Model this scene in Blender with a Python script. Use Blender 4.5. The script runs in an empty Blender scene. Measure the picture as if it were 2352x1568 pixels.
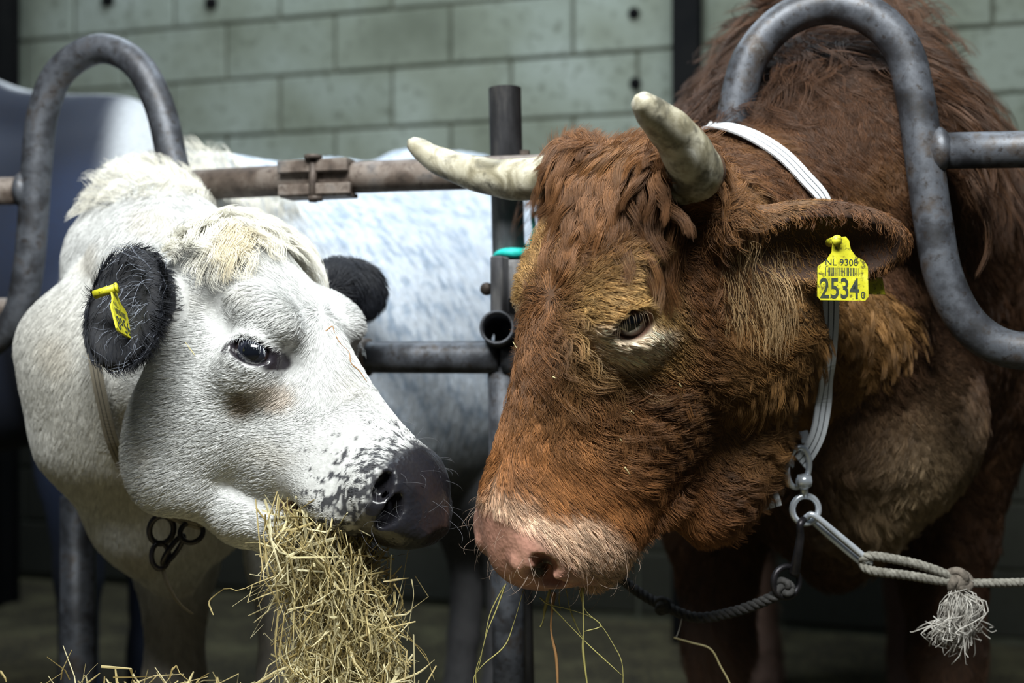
import bpy, math, random
import numpy as np
from mathutils import Vector, Matrix
from mathutils.bvhtree import BVHTree
from mathutils.kdtree import KDTree

# ------------------------------------------------------------------ camera, world, light, exposure
SC = bpy.context.scene
COL = SC.collection
F = 40.0 / 36.0 * 2352.0          # focal length in pixels of the 2352 x 1568 frame
H = 0.95                          # eye height of the photographer
cd = bpy.data.cameras.new('camera')
cd.lens = 40.0
cd.sensor_width = 36.0
cd.clip_start = 0.05
cd.dof.use_dof = True
cd.dof.focus_distance = 1.36
cd.dof.aperture_fstop = 2.5
cam = bpy.data.objects.new('camera', cd)
COL.objects.link(cam)
cam.location = (0, 0, H)
cam.rotation_euler = (math.pi / 2, 0, 0)
SC.camera = cam

wd = bpy.data.worlds.new('world')
wd.use_nodes = True
wd.node_tree.nodes['Background'].inputs[0].default_value = (0.62, 0.80, 1.0, 1)
wd.node_tree.nodes['Background'].inputs[1].default_value = 0.035
SC.world = wd

def area(name, loc, target, sx, sy, power, color):
    l = bpy.data.lights.new(name, 'AREA')
    l.shape = 'RECTANGLE'
    l.size, l.size_y = sx, sy
    l.energy = power
    l.color = color
    o = bpy.data.objects.new(name, l)
    COL.objects.link(o)
    o.location = loc
    o.rotation_euler = (Vector(target) - Vector(loc)).to_track_quat('-Z', 'Y').to_euler()
    return o

area('feed_passage_light', (-0.12, 0.24, 2.55), (-0.05, 1.45, 0.95), 1.6, 0.45, 96, (0.97, 1.0, 0.98))
area('pen_ridge_light', (-0.2, 2.7, 3.3), (-0.1, 2.9, 0.0), 3.2, 0.9, 56, (0.78, 0.90, 1.0))

VS = SC.view_settings
VS.view_transform = 'Standard'
VS.look = 'None'
VS.exposure = 0.42
VS.gamma = 1.0
VS.use_curve_mapping = False

RNG = np.random.default_rng(7)
random.seed(7)

# ------------------------------------------------------------------ helpers
def P(px, py, d):
    return np.array([(px - 1176.0) / F * d, d, H - (py - 784.0) / F * d])

def link(o, parent=None):
    COL.objects.link(o)
    if parent is not None:
        o.parent = parent
    return o

def tag(o, label=None, cat=None, group=None, kind=None):
    if label: o['label'] = label
    if cat: o['category'] = cat
    if group: o['group'] = group
    if kind: o['kind'] = kind
    return o

def empty(name, loc=(0, 0, 0)):
    o = bpy.data.objects.new(name, None)
    o.empty_display_size = 0.05
    link(o)
    o.location = loc
    return o

def mesh_obj(name, verts, faces, material, parent=None, smooth=True):
    me = bpy.data.meshes.new(name)
    me.from_pydata([tuple(map(float, v)) for v in verts], [], [tuple(map(int, f)) for f in faces])
    me.update()
    if smooth:
        me.polygons.foreach_set('use_smooth', [True] * len(me.polygons))
    if material: me.materials.append(material)
    o = bpy.data.objects.new(name, me)
    link(o)
    if parent is not None:
        o.parent = parent
        o.matrix_parent_inverse = Matrix.Translation(-Vector(parent.location))
    return o

class MB:
    def __init__(s): s.v = []; s.f = []
    def add(s, v, f):
        b = len(s.v)
        s.v += [tuple(map(float, q)) for q in v]
        s.f += [tuple(int(i) + b for i in q) for q in f]
        return s
    def build(s, name, material, parent=None, smooth=True):
        return mesh_obj(name, s.v, s.f, material, parent, smooth)

def catmull(pts, n):
    p = np.array(pts, float)
    if len(p) < 3:
        t = np.linspace(0, 1, n)[:, None]
        return p[0] * (1 - t) + p[-1] * t
    q = np.vstack([2 * p[0] - p[1], p, 2 * p[-1] - p[-2]])
    m = len(p) - 1
    out = []
    for u in np.linspace(0, m - 1e-6, n):
        i = int(u); t = u - i
        a, b, c, d = q[i], q[i + 1], q[i + 2], q[i + 3]
        out.append(.5 * ((2 * b) + (-a + c) * t + (2 * a - 5 * b + 4 * c - d) * t * t + (-a + 3 * b - 3 * c + d) * t ** 3))
    return np.array(out)

def unit(v):
    v = np.asarray(v, float)
    return v / (np.linalg.norm(v, axis=-1, keepdims=True) + 1e-12)

def frames(path, closed=False):
    path = np.asarray(path, float)
    T = unit(np.gradient(path, axis=0))
    if closed:
        T = unit(np.roll(path, -1, 0) - np.roll(path, 1, 0))
    ref = np.array([0, 0, 1.0]) if abs(T[0][2]) < .9 else np.array([1.0, 0, 0])
    n = unit(np.cross(T[0], ref))
    Ns = []
    for t in T:
        n = unit(n - t * (n @ t))
        Ns.append(n)
    Ns = np.array(Ns)
    return T, Ns, np.cross(T, Ns)

def tube_geo(path, rad, seg=12, caps=True, closed=False, inner=None):
    path = np.asarray(path, float)
    n = len(path)
    rad = np.broadcast_to(np.asarray(rad, float), (n,))
    T, N, B = frames(path, closed)
    a = np.linspace(0, 2 * np.pi, seg, endpoint=False)
    V = []; Fc = []
    for i in range(n):
        for k in a:
            V.append(path[i] + (N[i] * math.cos(k) + B[i] * math.sin(k)) * rad[i])
    m = n if closed else n - 1
    for i in range(m):
        j = (i + 1) % n
        for k in range(seg):
            l = (k + 1) % seg
            Fc.append((i * seg + k, i * seg + l, j * seg + l, j * seg + k))
    if inner is not None:
        b = len(V)
        for i in range(n):
            for k in a:
                V.append(path[i] + (N[i] * math.cos(k) + B[i] * math.sin(k)) * inner)
        for i in range(n - 1):
            for k in range(seg):
                l = (k + 1) % seg
                Fc.append((b + i * seg + k, b + (i + 1) * seg + k, b + (i + 1) * seg + l, b + i * seg + l))
        for i in (0, n - 1):
            for k in range(seg):
                l = (k + 1) % seg
                Fc.append((i * seg + k, b + i * seg + k, b + i * seg + l, i * seg + l))
    elif caps and not closed:
        Fc.append(tuple(range(seg))[::-1])
        Fc.append(tuple((n - 1) * seg + k for k in range(seg)))
    return V, Fc

def tube(name, path, rad, material, parent=None, seg=14, **kw):
    v, f = tube_geo(path, rad, seg, **kw)
    return mesh_obj(name, v, f, material, parent)

def box_geo(c, ex, ey, ez, bev=0.0):
    c = np.asarray(c, float); ex = np.asarray(ex, float); ey = np.asarray(ey, float); ez = np.asarray(ez, float)
    if bev <= 0:
        V = [c + sx * ex + sy * ey + sz * ez for sx in (-1, 1) for sy in (-1, 1) for sz in (-1, 1)]
        return V, [(0, 1, 3, 2), (4, 6, 7, 5), (0, 4, 5, 1), (2, 3, 7, 6), (0, 2, 6, 4), (1, 5, 7, 3)]
    lx, ly, lz = [np.linalg.norm(e) for e in (ex, ey, ez)]
    V = []
    idx = {}
    for sx in (-1, 1):
        for sy in (-1, 1):
            for sz in (-1, 1):
                for ax in range(3):
                    k = [1 - bev / lx, 1 - bev / ly, 1 - bev / lz]
                    k[ax] = 1.0
                    idx[(sx, sy, sz, ax)] = len(V)
                    V.append(c + sx * ex * k[0] + sy * ey * k[1] + sz * ez * k[2])
    Fc = []
    cyc = [(-1, -1), (1, -1), (1, 1), (-1, 1)]
    def key(ax, s, a, b):
        q = [0, 0, 0]; q[ax] = s; q[(ax + 1) % 3] = a; q[(ax + 2) % 3] = b
        return tuple(q)
    for ax in range(3):
        for s in (-1, 1):
            f = [idx[key(ax, s, a, b) + (ax,)] for a, b in cyc]
            Fc.append(f if s > 0 else f[::-1])
    for ax in range(3):
        b1, b2 = (ax + 1) % 3, (ax + 2) % 3
        for s1 in (-1, 1):
            for s2 in (-1, 1):
                q = [0, 0, 0]; q[b1] = s1; q[b2] = s2
                lo = list(q); lo[ax] = -1; hi = list(q); hi[ax] = 1
                Fc.append((idx[tuple(lo) + (b1,)], idx[tuple(hi) + (b1,)], idx[tuple(hi) + (b2,)], idx[tuple(lo) + (b2,)]))
    for sx in (-1, 1):
        for sy in (-1, 1):
            for sz in (-1, 1):
                Fc.append(tuple(idx[(sx, sy, sz, ax)] for ax in range(3)))
    return V, Fc

def sphere_geo(c, r, nu=16, nv=10, R=np.eye(3)):
    r = np.broadcast_to(np.asarray(r, float), (3,))
    V = [np.array([0, 0, 1.0])]
    for i in range(1, nv):
        th = math.pi * i / nv
        for k in range(nu):
            ph = 2 * math.pi * k / nu
            V.append(np.array([math.sin(th) * math.cos(ph), math.sin(th) * math.sin(ph), math.cos(th)]))
    V.append(np.array([0, 0, -1.0]))
    Fc = []
    for k in range(nu):
        Fc.append((0, 1 + k, 1 + (k + 1) % nu))
        for i in range(nv - 2):
            a = 1 + i * nu
            Fc.append((a + k, a + nu + k, a + nu + (k + 1) % nu, a + (k + 1) % nu))
        a = 1 + (nv - 2) * nu
        Fc.append((a + k, len(V) - 1, a + (k + 1) % nu))
    V = [np.asarray(c) + R @ (v * r) for v in V]
    return V, Fc

# ------------------------------------------------------------------ materials
def new_mat(name):
    m = bpy.data.materials.new(name)
    m.use_nodes = True
    nt = m.node_tree
    return m, nt, nt.nodes['Principled BSDF']

def ramp(nt, src, stops):
    r = nt.nodes.new('ShaderNodeValToRGB')
    while len(r.color_ramp.elements) > 1:
        r.color_ramp.elements.remove(r.color_ramp.elements[-1])
    for i, (p, c) in enumerate(stops):
        e = r.color_ramp.elements[0] if i == 0 else r.color_ramp.elements.new(p)
        e.position = p
        e.color = (*c, 1)
    nt.links.new(src, r.inputs[0])
    return r.outputs[0]

def noise(nt, scale, detail=4, rough=.55, stretch=None, coord='Object', dist=0.0):
    tc = nt.nodes.new('ShaderNodeTexCoord')
    n = nt.nodes.new('ShaderNodeTexNoise')
    n.inputs['Scale'].default_value = scale
    n.inputs['Detail'].default_value = detail
    n.inputs['Roughness'].default_value = rough
    n.inputs['Distortion'].default_value = dist
    src = tc.outputs[coord]
    if stretch:
        mp = nt.nodes.new('ShaderNodeMapping')
        mp.inputs['Scale'].default_value = stretch
        nt.links.new(src, mp.inputs[0])
        src = mp.outputs[0]
    nt.links.new(src, n.inputs['Vector'])
    return n.outputs[0]

def mixc(nt, fac, a, b, mode='MIX'):
    m = nt.nodes.new('ShaderNodeMix')
    m.data_type = 'RGBA'
    m.blend_type = mode
    for sock, v in ((0, fac), (6, a), (7, b)):
        if hasattr(v, 'is_linked'): nt.links.new(v, m.inputs[sock])
        elif sock == 0: m.inputs[0].default_value = v
        else: m.inputs[sock].default_value = (*v, 1)
    return m.outputs[2]

def bump(nt, bsdf, h, strength=.3, dist=.005):
    b = nt.nodes.new('ShaderNodeBump')
    b.inputs['Strength'].default_value = strength
    b.inputs['Distance'].default_value = dist
    nt.links.new(h, b.inputs['Height'])
    nt.links.new(b.outputs[0], bsdf.inputs['Normal'])

def noisy(name, stops, scale, rough=.6, metal=0.0, bs=.3, bd=.003, stretch=None, detail=5, spec=.5, dist=0.0, fine=None):
    m, nt, b = new_mat(name)
    h = noise(nt, scale, detail, .6, stretch, dist=dist)
    c = ramp(nt, h, stops)
    if fine:
        h2 = noise(nt, fine[0], 3, .6)
        c = mixc(nt, ramp(nt, h2, [(fine[1], (0, 0, 0)), (fine[2], (1, 1, 1))]), c, fine[3])
    nt.links.new(c, b.inputs['Base Color'])
    b.inputs['Roughness'].default_value = rough
    b.inputs['Metallic'].default_value = metal
    b.inputs['Specular IOR Level'].default_value = spec
    bump(nt, b, h, bs, bd)
    return m

M = {}
def block_mat():
    m, nt, b = new_mat('concrete_block')
    h = noise(nt, 3.2, 5, .6, coord='Object')
    oi = nt.nodes.new('ShaderNodeObjectInfo')
    ge = nt.nodes.new('ShaderNodeNewGeometry')
    n2 = nt.nodes.new('ShaderNodeTexNoise'); n2.inputs['Scale'].default_value = 2.3; n2.inputs['Detail'].default_value = 6
    nt.links.new(ge.outputs['Position'], n2.inputs['Vector'])
    c = ramp(nt, n2.outputs[0], [(.28, (.088, .10, .070)), (.45, (.155, .175, .133)), (.58, (.205, .235, .198)), (.78, (.28, .315, .29))])
    h3 = nt.nodes.new('ShaderNodeTexNoise'); h3.inputs['Scale'].default_value = 34; h3.inputs['Detail'].default_value = 4
    nt.links.new(ge.outputs['Position'], h3.inputs['Vector'])
    c = mixc(nt, ramp(nt, h3.outputs[0], [(.55, (0, 0, 0)), (.75, (1, 1, 1))]), c, (.085, .095, .07))
    c = mixc(nt, .16, c, ramp(nt, oi.outputs['Random'], [(0, (.06, .07, .05)), (1, (.34, .38, .34))]))
    # shade along the foot of the wall, painted into the block colour
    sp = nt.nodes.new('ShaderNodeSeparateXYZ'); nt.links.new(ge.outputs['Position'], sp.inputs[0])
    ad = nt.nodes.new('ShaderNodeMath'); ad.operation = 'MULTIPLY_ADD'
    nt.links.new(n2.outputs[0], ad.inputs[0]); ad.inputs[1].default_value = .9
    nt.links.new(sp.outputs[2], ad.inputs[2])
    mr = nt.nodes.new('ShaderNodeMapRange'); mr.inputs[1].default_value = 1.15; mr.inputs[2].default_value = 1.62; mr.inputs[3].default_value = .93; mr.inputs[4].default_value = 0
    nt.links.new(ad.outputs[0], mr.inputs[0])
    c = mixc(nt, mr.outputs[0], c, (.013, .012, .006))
    nt.links.new(c, b.inputs['Base Color'])
    b.inputs['Roughness'].default_value = .92
    bump(nt, b, h3.outputs[0], .5, .004)
    return m
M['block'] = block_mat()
M['mortar'] = noisy('mortar_joint', [(.3, (.055, .06, .04)), (.7, (.11, .115, .085))], 9, .95)
M['floor'] = noisy('strawed_floor', [(.25, (.008, .006, .003)), (.5, (.034, .028, .013)), (.75, (.10, .092, .045))], 5, .9, 0, .6, .02, fine=(60, .5, .7, (.10, .085, .035)))
M['dark_steel'] = noisy('dark_steel_column', [(.3, (.002, .0025, .003)), (.7, (.006, .006, .006))], 6, .85, spec=.1)
M['pipe'] = noisy('worn_steel_pipe', [(.22, (.012, .011, .011)), (.42, (.038, .040, .047)), (.55, (.085, .092, .108)), (.68, (.055, .044, .038)), (.85, (.20, .22, .24))], 22, .5, .35, .35, .0015,
                  fine=(90, .55, .72, (.025, .02, .018)))
M['rail'] = noisy('rusted_rail_pipe', [(.25, (.028, .02, .016)), (.45, (.10, .075, .06)), (.58, (.17, .14, .12)), (.75, (.10, .095, .095)), (.9, (.27, .26, .26))], 26, .6, .2, .4, .0015,
                  fine=(100, .55, .75, (.035, .022, .016)))
M['post'] = noisy('weathered_post', [(.28, (.03, .03, .034)), (.48, (.10, .10, .11)), (.60, (.19, .185, .185)), (.74, (.36, .37, .40))], 30, .75, .1, .5, .002, stretch=(1, 1, .28))
M['bolt'] = noisy('rusty_bolt', [(.3, (.03, .022, .018)), (.7, (.11, .085, .07))], 60, .6, .4)
M['twine'] = noisy('turquoise_twine', [(.3, (.0, .36, .32)), (.7, (.02, .62, .55))], 120, .55, 0, .5, .001, stretch=(1, 1, 6))
M['steel'] = noisy('bright_zinc_steel', [(.3, (.55, .60, .66)), (.7, (.80, .84, .90))], 40, .25, .55, .15, .0006)
M['black_iron'] = noisy('dark_iron', [(.3, (.012, .012, .014)), (.7, (.05, .045, .05))], 50, .38, .7, .2, .0008)
M['rope'] = noisy('grey_rope', [(.3, (.085, .078, .062)), (.7, (.27, .26, .225))], 160, .9, 0, .5, .001)
M['dark_rope'] = noisy('dirty_rope', [(.3, (.014, .0135, .013)), (.7, (.055, .052, .05))], 150, .9, 0, .5, .001)
M['knot'] = noisy('soiled_rope_knot', [(.3, (.055, .045, .035)), (.7, (.20, .17, .14))], 130, .9, 0, .5, .001)
M['frayed'] = noisy('frayed_rope_fibre', [(.3, (.22, .20, .17)), (.7, (.55, .53, .49))], 90, .9)
M['horn'] = noisy('horn', [(.25, (.08, .07, .04)), (.42, (.24, .215, .145)), (.58, (.42, .39, .30)), (.8, (.62, .60, .52))], 24, .5, 0, .5, .002, fine=(42, .50, .68, (.085, .078, .055)), dist=1.0)
M['yellow'] = noisy('yellow_plastic', [(.3, (.36, .33, .008)), (.55, (.56, .53, .02)), (.8, (.68, .65, .08))], 60, .5, 0, .1, .0005, fine=(190, .55, .66, (.13, .115, .015)))
M['ink'] = noisy('black_ink', [(.3, (.02, .03, .02)), (.7, (.035, .045, .035))], 80, .6)

def hay_mat(name, a, b, c):
    m, nt, bs = new_mat(name)
    g = nt.nodes.new('ShaderNodeNewGeometry')
    col = ramp(nt, g.outputs['Random Per Island'], [(0.0, a), (.5, b), (1.0, c)])
    h = noise(nt, 55, 3)
    col = mixc(nt, h, col, mixc(nt, .6, col, (.10, .075, .03)))
    nt.links.new(col, bs.inputs['Base Color'])
    bs.inputs['Roughness'].default_value = .55
    return m
M['hay'] = hay_mat('dry_hay', (.36, .27, .10), (.55, .46, .22), (.78, .72, .46))
M['green_hay'] = hay_mat('greenish_hay', (.30, .26, .07), (.42, .38, .11), (.55, .52, .24))
M['brown_hay'] = hay_mat('brown_hay', (.30, .14, .05), (.36, .18, .07), (.40, .22, .09))

def strap_mat(name, base, weave, dark):
    m, nt, b = new_mat(name)
    uv = nt.nodes.new('ShaderNodeUVMap'); uv.uv_map = 'UVMap'
    sp = nt.nodes.new('ShaderNodeSeparateXYZ')
    nt.links.new(uv.outputs[0], sp.inputs[0])
    def mth(op, a, bb):
        q = nt.nodes.new('ShaderNodeMath'); q.operation = op
        for i, v in enumerate((a, bb)):
            if hasattr(v, 'is_linked'): nt.links.new(v, q.inputs[i])
            else: q.inputs[i].default_value = v
        return q.outputs[0]
    d = mth('ABSOLUTE', mth('SUBTRACT', sp.outputs[1], .5), 0)
    line = mth('LESS_THAN', mth('ABSOLUTE', mth('SUBTRACT', d, .17), 0), .032)
    w = nt.nodes.new('ShaderNodeTexWave')
    w.inputs['Scale'].default_value = 1.0
    cmb = nt.nodes.new('ShaderNodeCombineXYZ')
    nt.links.new(mth('ADD', mth('MULTIPLY', sp.outputs[0], 120.0), mth('MULTIPLY', sp.outputs[1], 3.0)), cmb.inputs[0])
    nt.links.new(cmb.outputs[0], w.inputs['Vector'])
    n = noise(nt, 25, 4)
    c = mixc(nt, w.outputs[1], weave, base)
    c = mixc(nt, mth('MULTIPLY', n, .35), c, weave)
    c = mixc(nt, line, c, dark)
    nt.links.new(c, b.inputs['Base Color'])
    b.inputs['Roughness'].default_value = .7
    bump(nt, b, w.outputs[1], .4, .001)
    return m
M['strap'] = strap_mat('white_webbing', (.86, .88, .90), (.55, .58, .62), (.02, .022, .03))
M['old_strap'] = strap_mat('soiled_webbing', (.22, .195, .15), (.12, .105, .078), (.02, .018, .016))
# ------------------------------------------------------------------ implicit surface modelling of the animals
class Field:
    def __init__(s, xs, ys, zs):
        s.ax = [np.asarray(a, np.float32) for a in (xs, ys, zs)]
        s.V = np.full([len(a) for a in s.ax], 1.0, np.float32)
    def sl(s, lo, hi, m):
        r = []
        for a, l, h in zip(s.ax, lo, hi):
            i0 = int(np.searchsorted(a, l - m)); i1 = int(np.searchsorted(a, h + m))
            r.append(slice(max(i0 - 1, 0), min(i1 + 1, len(a))))
        return tuple(r)
    def pts(s, sl):
        return np.meshgrid(*[a[q] for a, q in zip(s.ax, sl)], indexing='ij', sparse=True)
    def blend(s, sl, d, k):
        o = s.V[sl]
        h = np.clip(.5 + .5 * (o - d) / k, 0, 1)
        s.V[sl] = o * (1 - h) + d * h - k * h * (1 - h)
    def cut(s, sl, d, k):
        o = s.V[sl]
        d = -d
        h = np.clip(.5 - .5 * (o - d) / k, 0, 1)
        s.V[sl] = o * (1 - h) + d * h + k * h * (1 - h)
    def cone(s, a, b, ra, rb, k=.03):
        a = np.asarray(a, float); b = np.asarray(b, float)
        r = max(ra, rb)
        sl = s.sl(np.minimum(a, b) - r, np.maximum(a, b) + r, k + .03)
        x, y, z = s.pts(sl)
        ab = b - a; L = float(ab @ ab)
        t = np.clip(((x - a[0]) * ab[0] + (y - a[1]) * ab[1] + (z - a[2]) * ab[2]) / L, 0, 1)
        d = np.sqrt((x - a[0] - t * ab[0]) ** 2 + (y - a[1] - t * ab[1]) ** 2 + (z - a[2] - t * ab[2]) ** 2) - (ra + (rb - ra) * t)
        s.blend(sl, d, k)
    def chain(s, pts, k=.04):
        for (a, ra), (b, rb) in zip(pts[:-1], pts[1:]):
            s.cone(a, b, ra, rb, k)
    def ell(s, c, r, R=np.eye(3), k=.03, cut=False):
        c = np.asarray(c, float); r = np.asarray(r, float)
        ext = np.sqrt(((R * r) ** 2).sum(1))
        sl = s.sl(c - ext, c + ext, k + .03)
        x, y, z = s.pts(sl)
        q = []
        for i in range(3):
            q.append((x - c[0]) * R[0, i] + (y - c[1]) * R[1, i] + (z - c[2]) * R[2, i])
        k0 = np.sqrt((q[0] / r[0]) ** 2 + (q[1] / r[1]) ** 2 + (q[2] / r[2]) ** 2)
        k1 = np.sqrt((q[0] / r[0] ** 2) ** 2 + (q[1] / r[1] ** 2) ** 2 + (q[2] / r[2] ** 2) ** 2) + 1e-6
        d = k0 * (k0 - 1) / k1
        d = np.where(k0 < .05, -float(r.min()), d)
        (s.cut if cut else s.blend)(sl, d, k)
    def loft(s, sec, R, t, k=.02, p=2.6):
        """sec rows: y, z top, z bottom, half width near top, middle, near bottom (local head frame)"""
        sec = np.asarray(sec, float)
        ys = np.linspace(sec[0, 0], sec[-1, 0], 400)
        tab = [np.interp(ys, sec[:, 0], sec[:, i]) for i in range(1, 6)]
        ker = np.hanning(41); ker /= ker.sum()
        tab = [np.convolve(np.pad(q, 20, mode='reflect', reflect_type='odd'), ker, 'valid') for q in tab]
        w = sec[:, 3:6].max()
        cor = np.array([(a, b, c) for a in (-w, w) for b in (sec[0, 0], sec[-1, 0]) for c in (sec[:, 2].min(), sec[:, 1].max())])
        cw = cor @ R.T + t
        sl = s.sl(cw.min(0), cw.max(0), k + .02)
        x, y, z = s.pts(sl)
        x, y, z = x - t[0], y - t[1], z - t[2]
        lx, ly, lz = [R[0, i] * x + R[1, i] * y + R[2, i] * z for i in range(3)]
        lyc = np.clip(ly, ys[0], ys[-1])
        ti = ((lyc - ys[0]) * (399 / (ys[-1] - ys[0]))).astype(np.int32)
        zt, zb, wt, wm, wb = [q.astype(np.float32)[ti] for q in tab]
        hz = np.maximum((zt - zb) * .5, .006)
        v = (lz - (zt + zb) * .5) / hz
        vc = np.clip(v, -1, 1)
        wv = np.where(vc > 0, wm + (wt - wm) * vc * vc * (3 - 2 * np.abs(vc)) , wm + (wb - wm) * vc * vc * (3 - 2 * np.abs(vc)))
        wv = np.maximum(wv, .006)
        q = ((np.abs(lx) / wv) ** p + np.abs(v) ** p) ** (1 / p)
        d = (q - 1) * np.minimum(wv, hz)
        d = np.maximum(d, np.abs(ly - lyc) + d * .0 - .0) if False else np.where(np.abs(ly - lyc) > 0, np.sqrt(np.maximum(d, 0) ** 2 + (ly - lyc) ** 2), d)
        s.blend(sl, d.astype(np.float32), k)
    def mesh(s):
        V = s.V
        S = V < 0
        c = [S[i:V.shape[0] - 1 + i, j:V.shape[1] - 1 + j, k:V.shape[2] - 1 + k] for i in (0, 1) for j in (0, 1) for k in (0, 1)]
        al = c[0].copy(); an = c[0].copy()
        for q in c[1:]:
            al &= q; an |= q
        act = an & ~al
        I = np.argwhere(act)
        vid = np.full(act.shape, -1, np.int32)
        vid[act] = np.arange(len(I))
        ax = s.ax
        cx = np.zeros((len(I), 8)); cp = np.zeros((len(I), 8, 3))
        for n, (i, j, k) in enumerate([(i, j, k) for i in (0, 1) for j in (0, 1) for k in (0, 1)]):
            cx[:, n] = V[I[:, 0] + i, I[:, 1] + j, I[:, 2] + k]
            cp[:, n, 0] = ax[0][I[:, 0] + i]; cp[:, n, 1] = ax[1][I[:, 1] + j]; cp[:, n, 2] = ax[2][I[:, 2] + k]
        acc = np.zeros((len(I), 3)); cnt = np.zeros(len(I))
        for a, b in [(0, 1), (2, 3), (4, 5), (6, 7), (0, 2), (1, 3), (4, 6), (5, 7), (0, 4), (1, 5), (2, 6), (3, 7)]:
            m = (cx[:, a] < 0) != (cx[:, b] < 0)
            t = np.where(m, cx[:, a] / np.where(m, cx[:, a] - cx[:, b], 1), 0)
            acc += np.where(m[:, None], cp[:, a] + t[:, None] * (cp[:, b] - cp[:, a]), 0)
            cnt += m
        P3 = acc / cnt[:, None]
        Q = []
        for axis in range(3):
            sh = list(V.shape)
            A = S.take(range(sh[axis] - 1), axis); B = S.take(range(1, sh[axis]), axis)
            E = A != B
            idx = np.argwhere(E)
            o1, o2 = [q for q in range(3) if q != axis]
            ok = (idx[:, o1] > 0) & (idx[:, o2] > 0) & (idx[:, o1] < sh[o1] - 1) & (idx[:, o2] < sh[o2] - 1)
            idx = idx[ok]
            flip = A[tuple(idx.T)]
            quad = []
            for d1, d2 in ((0, 0), (1, 0), (1, 1), (0, 1)):
                j = idx.copy(); j[:, o1] -= d1; j[:, o2] -= d2
                quad.append(vid[tuple(j.T)])
            quad = np.stack(quad, 1)
            if axis == 1: flip = ~flip
            quad = np.where(flip[:, None], quad, quad[:, ::-1])
            Q.append(quad)
        return P3, np.vstack(Q)

def axis(lo, hi, flo, fhi, fine, coarse):
    a = np.arange(flo, fhi, fine)
    l = []; x = flo; st = fine
    while x > lo:
        st = min(st * 1.25, coarse); x -= st; l.append(x)
    r = []; x = a[-1]; st = fine
    while x < hi:
        st = min(st * 1.25, coarse); x += st; r.append(x)
    return np.concatenate([l[::-1], a, r])

def vnormals(V, Q):
    n = np.cross(V[Q[:, 2]] - V[Q[:, 0]], V[Q[:, 3]] - V[Q[:, 1]])
    N = np.zeros_like(V)
    for i in range(4):
        np.add.at(N, Q[:, i], n)
    return unit(N)

def body_mesh(name, V, Q, cols, wet, material, parent):
    me = bpy.data.meshes.new(name)
    me.vertices.add(len(V)); me.vertices.foreach_set('co', V.astype(np.float32).ravel())
    me.loops.add(len(Q) * 4); me.loops.foreach_set('vertex_index', Q.astype(np.int32).ravel())
    me.polygons.add(len(Q)); me.polygons.foreach_set('loop_start', np.arange(0, len(Q) * 4, 4, dtype=np.int32))
    me.update(calc_edges=True)
    me.validate()
    me.polygons.foreach_set('use_smooth', [True] * len(me.polygons))
    a = me.attributes.new('coat', 'FLOAT_COLOR', 'POINT')
    a.data.foreach_set('color', np.c_[cols, np.ones(len(cols))].astype(np.float32).ravel())
    a = me.attributes.new('wet', 'FLOAT', 'POINT')
    a.data.foreach_set('value', wet.astype(np.float32))
    me.materials.append(material)
    o = bpy.data.objects.new(name, me)
    link(o, parent)
    if parent is not None:
        o.matrix_parent_inverse = Matrix.Translation(-Vector(parent.location))
    return o

def coat_mat(name, hair):
    m, nt, b = new_mat(name)
    at = nt.nodes.new('ShaderNodeAttribute')
    at.attribute_name = 'coat'
    if hair:
        nt.links.new(at.outputs['Color'], b.inputs['Base Color'])
        b.inputs['Roughness'].default_value = .55
        b.inputs['Specular IOR Level'].default_value = .35
        b.inputs['Subsurface Weight'].default_value = 0
    else:
        n = noise(nt, 120, 4)
        c = mixc(nt, ramp(nt, n, [(.35, (0, 0, 0)), (.7, (1, 1, 1))]), at.outputs['Color'], mixc(nt, .25, at.outputs['Color'], (.02, .015, .01)))
        nt.links.new(c, b.inputs['Base Color'])
        w = nt.nodes.new('ShaderNodeAttribute'); w.attribute_name = 'wet'
        r = nt.nodes.new('ShaderNodeMapRange')
        r.inputs[3].default_value = .85; r.inputs[4].default_value = .26
        nt.links.new(w.outputs['Fac'], r.inputs[0])
        nt.links.new(r.outputs[0], b.inputs['Roughness'])
        v = nt.nodes.new('ShaderNodeTexVoronoi')
        v.inputs['Scale'].default_value = 190
        tc = nt.nodes.new('ShaderNodeTexCoord')
        nt.links.new(tc.outputs['Object'], v.inputs['Vector'])
        bump(nt, b, v.outputs[0], .35, .0012)
    return m
M['skin'] = coat_mat('hide', False)
M['fur'] = coat_mat('coat_hair', True)

def wob(p, f, seed=0):
    """cheap smooth pseudo-noise in about -1..1 of positions p"""
    r = np.random.default_rng(100 + seed)
    out = np.zeros(len(p))
    for i in range(5):
        k = unit(r.normal(size=3)) * f * (0.6 + .9 * r.random())
        out += np.sin(p @ k + r.random() * 6.28 + 1.3 * np.sin(p @ unit(r.normal(size=3)) * f * .5))
    return out / 3.2

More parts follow.
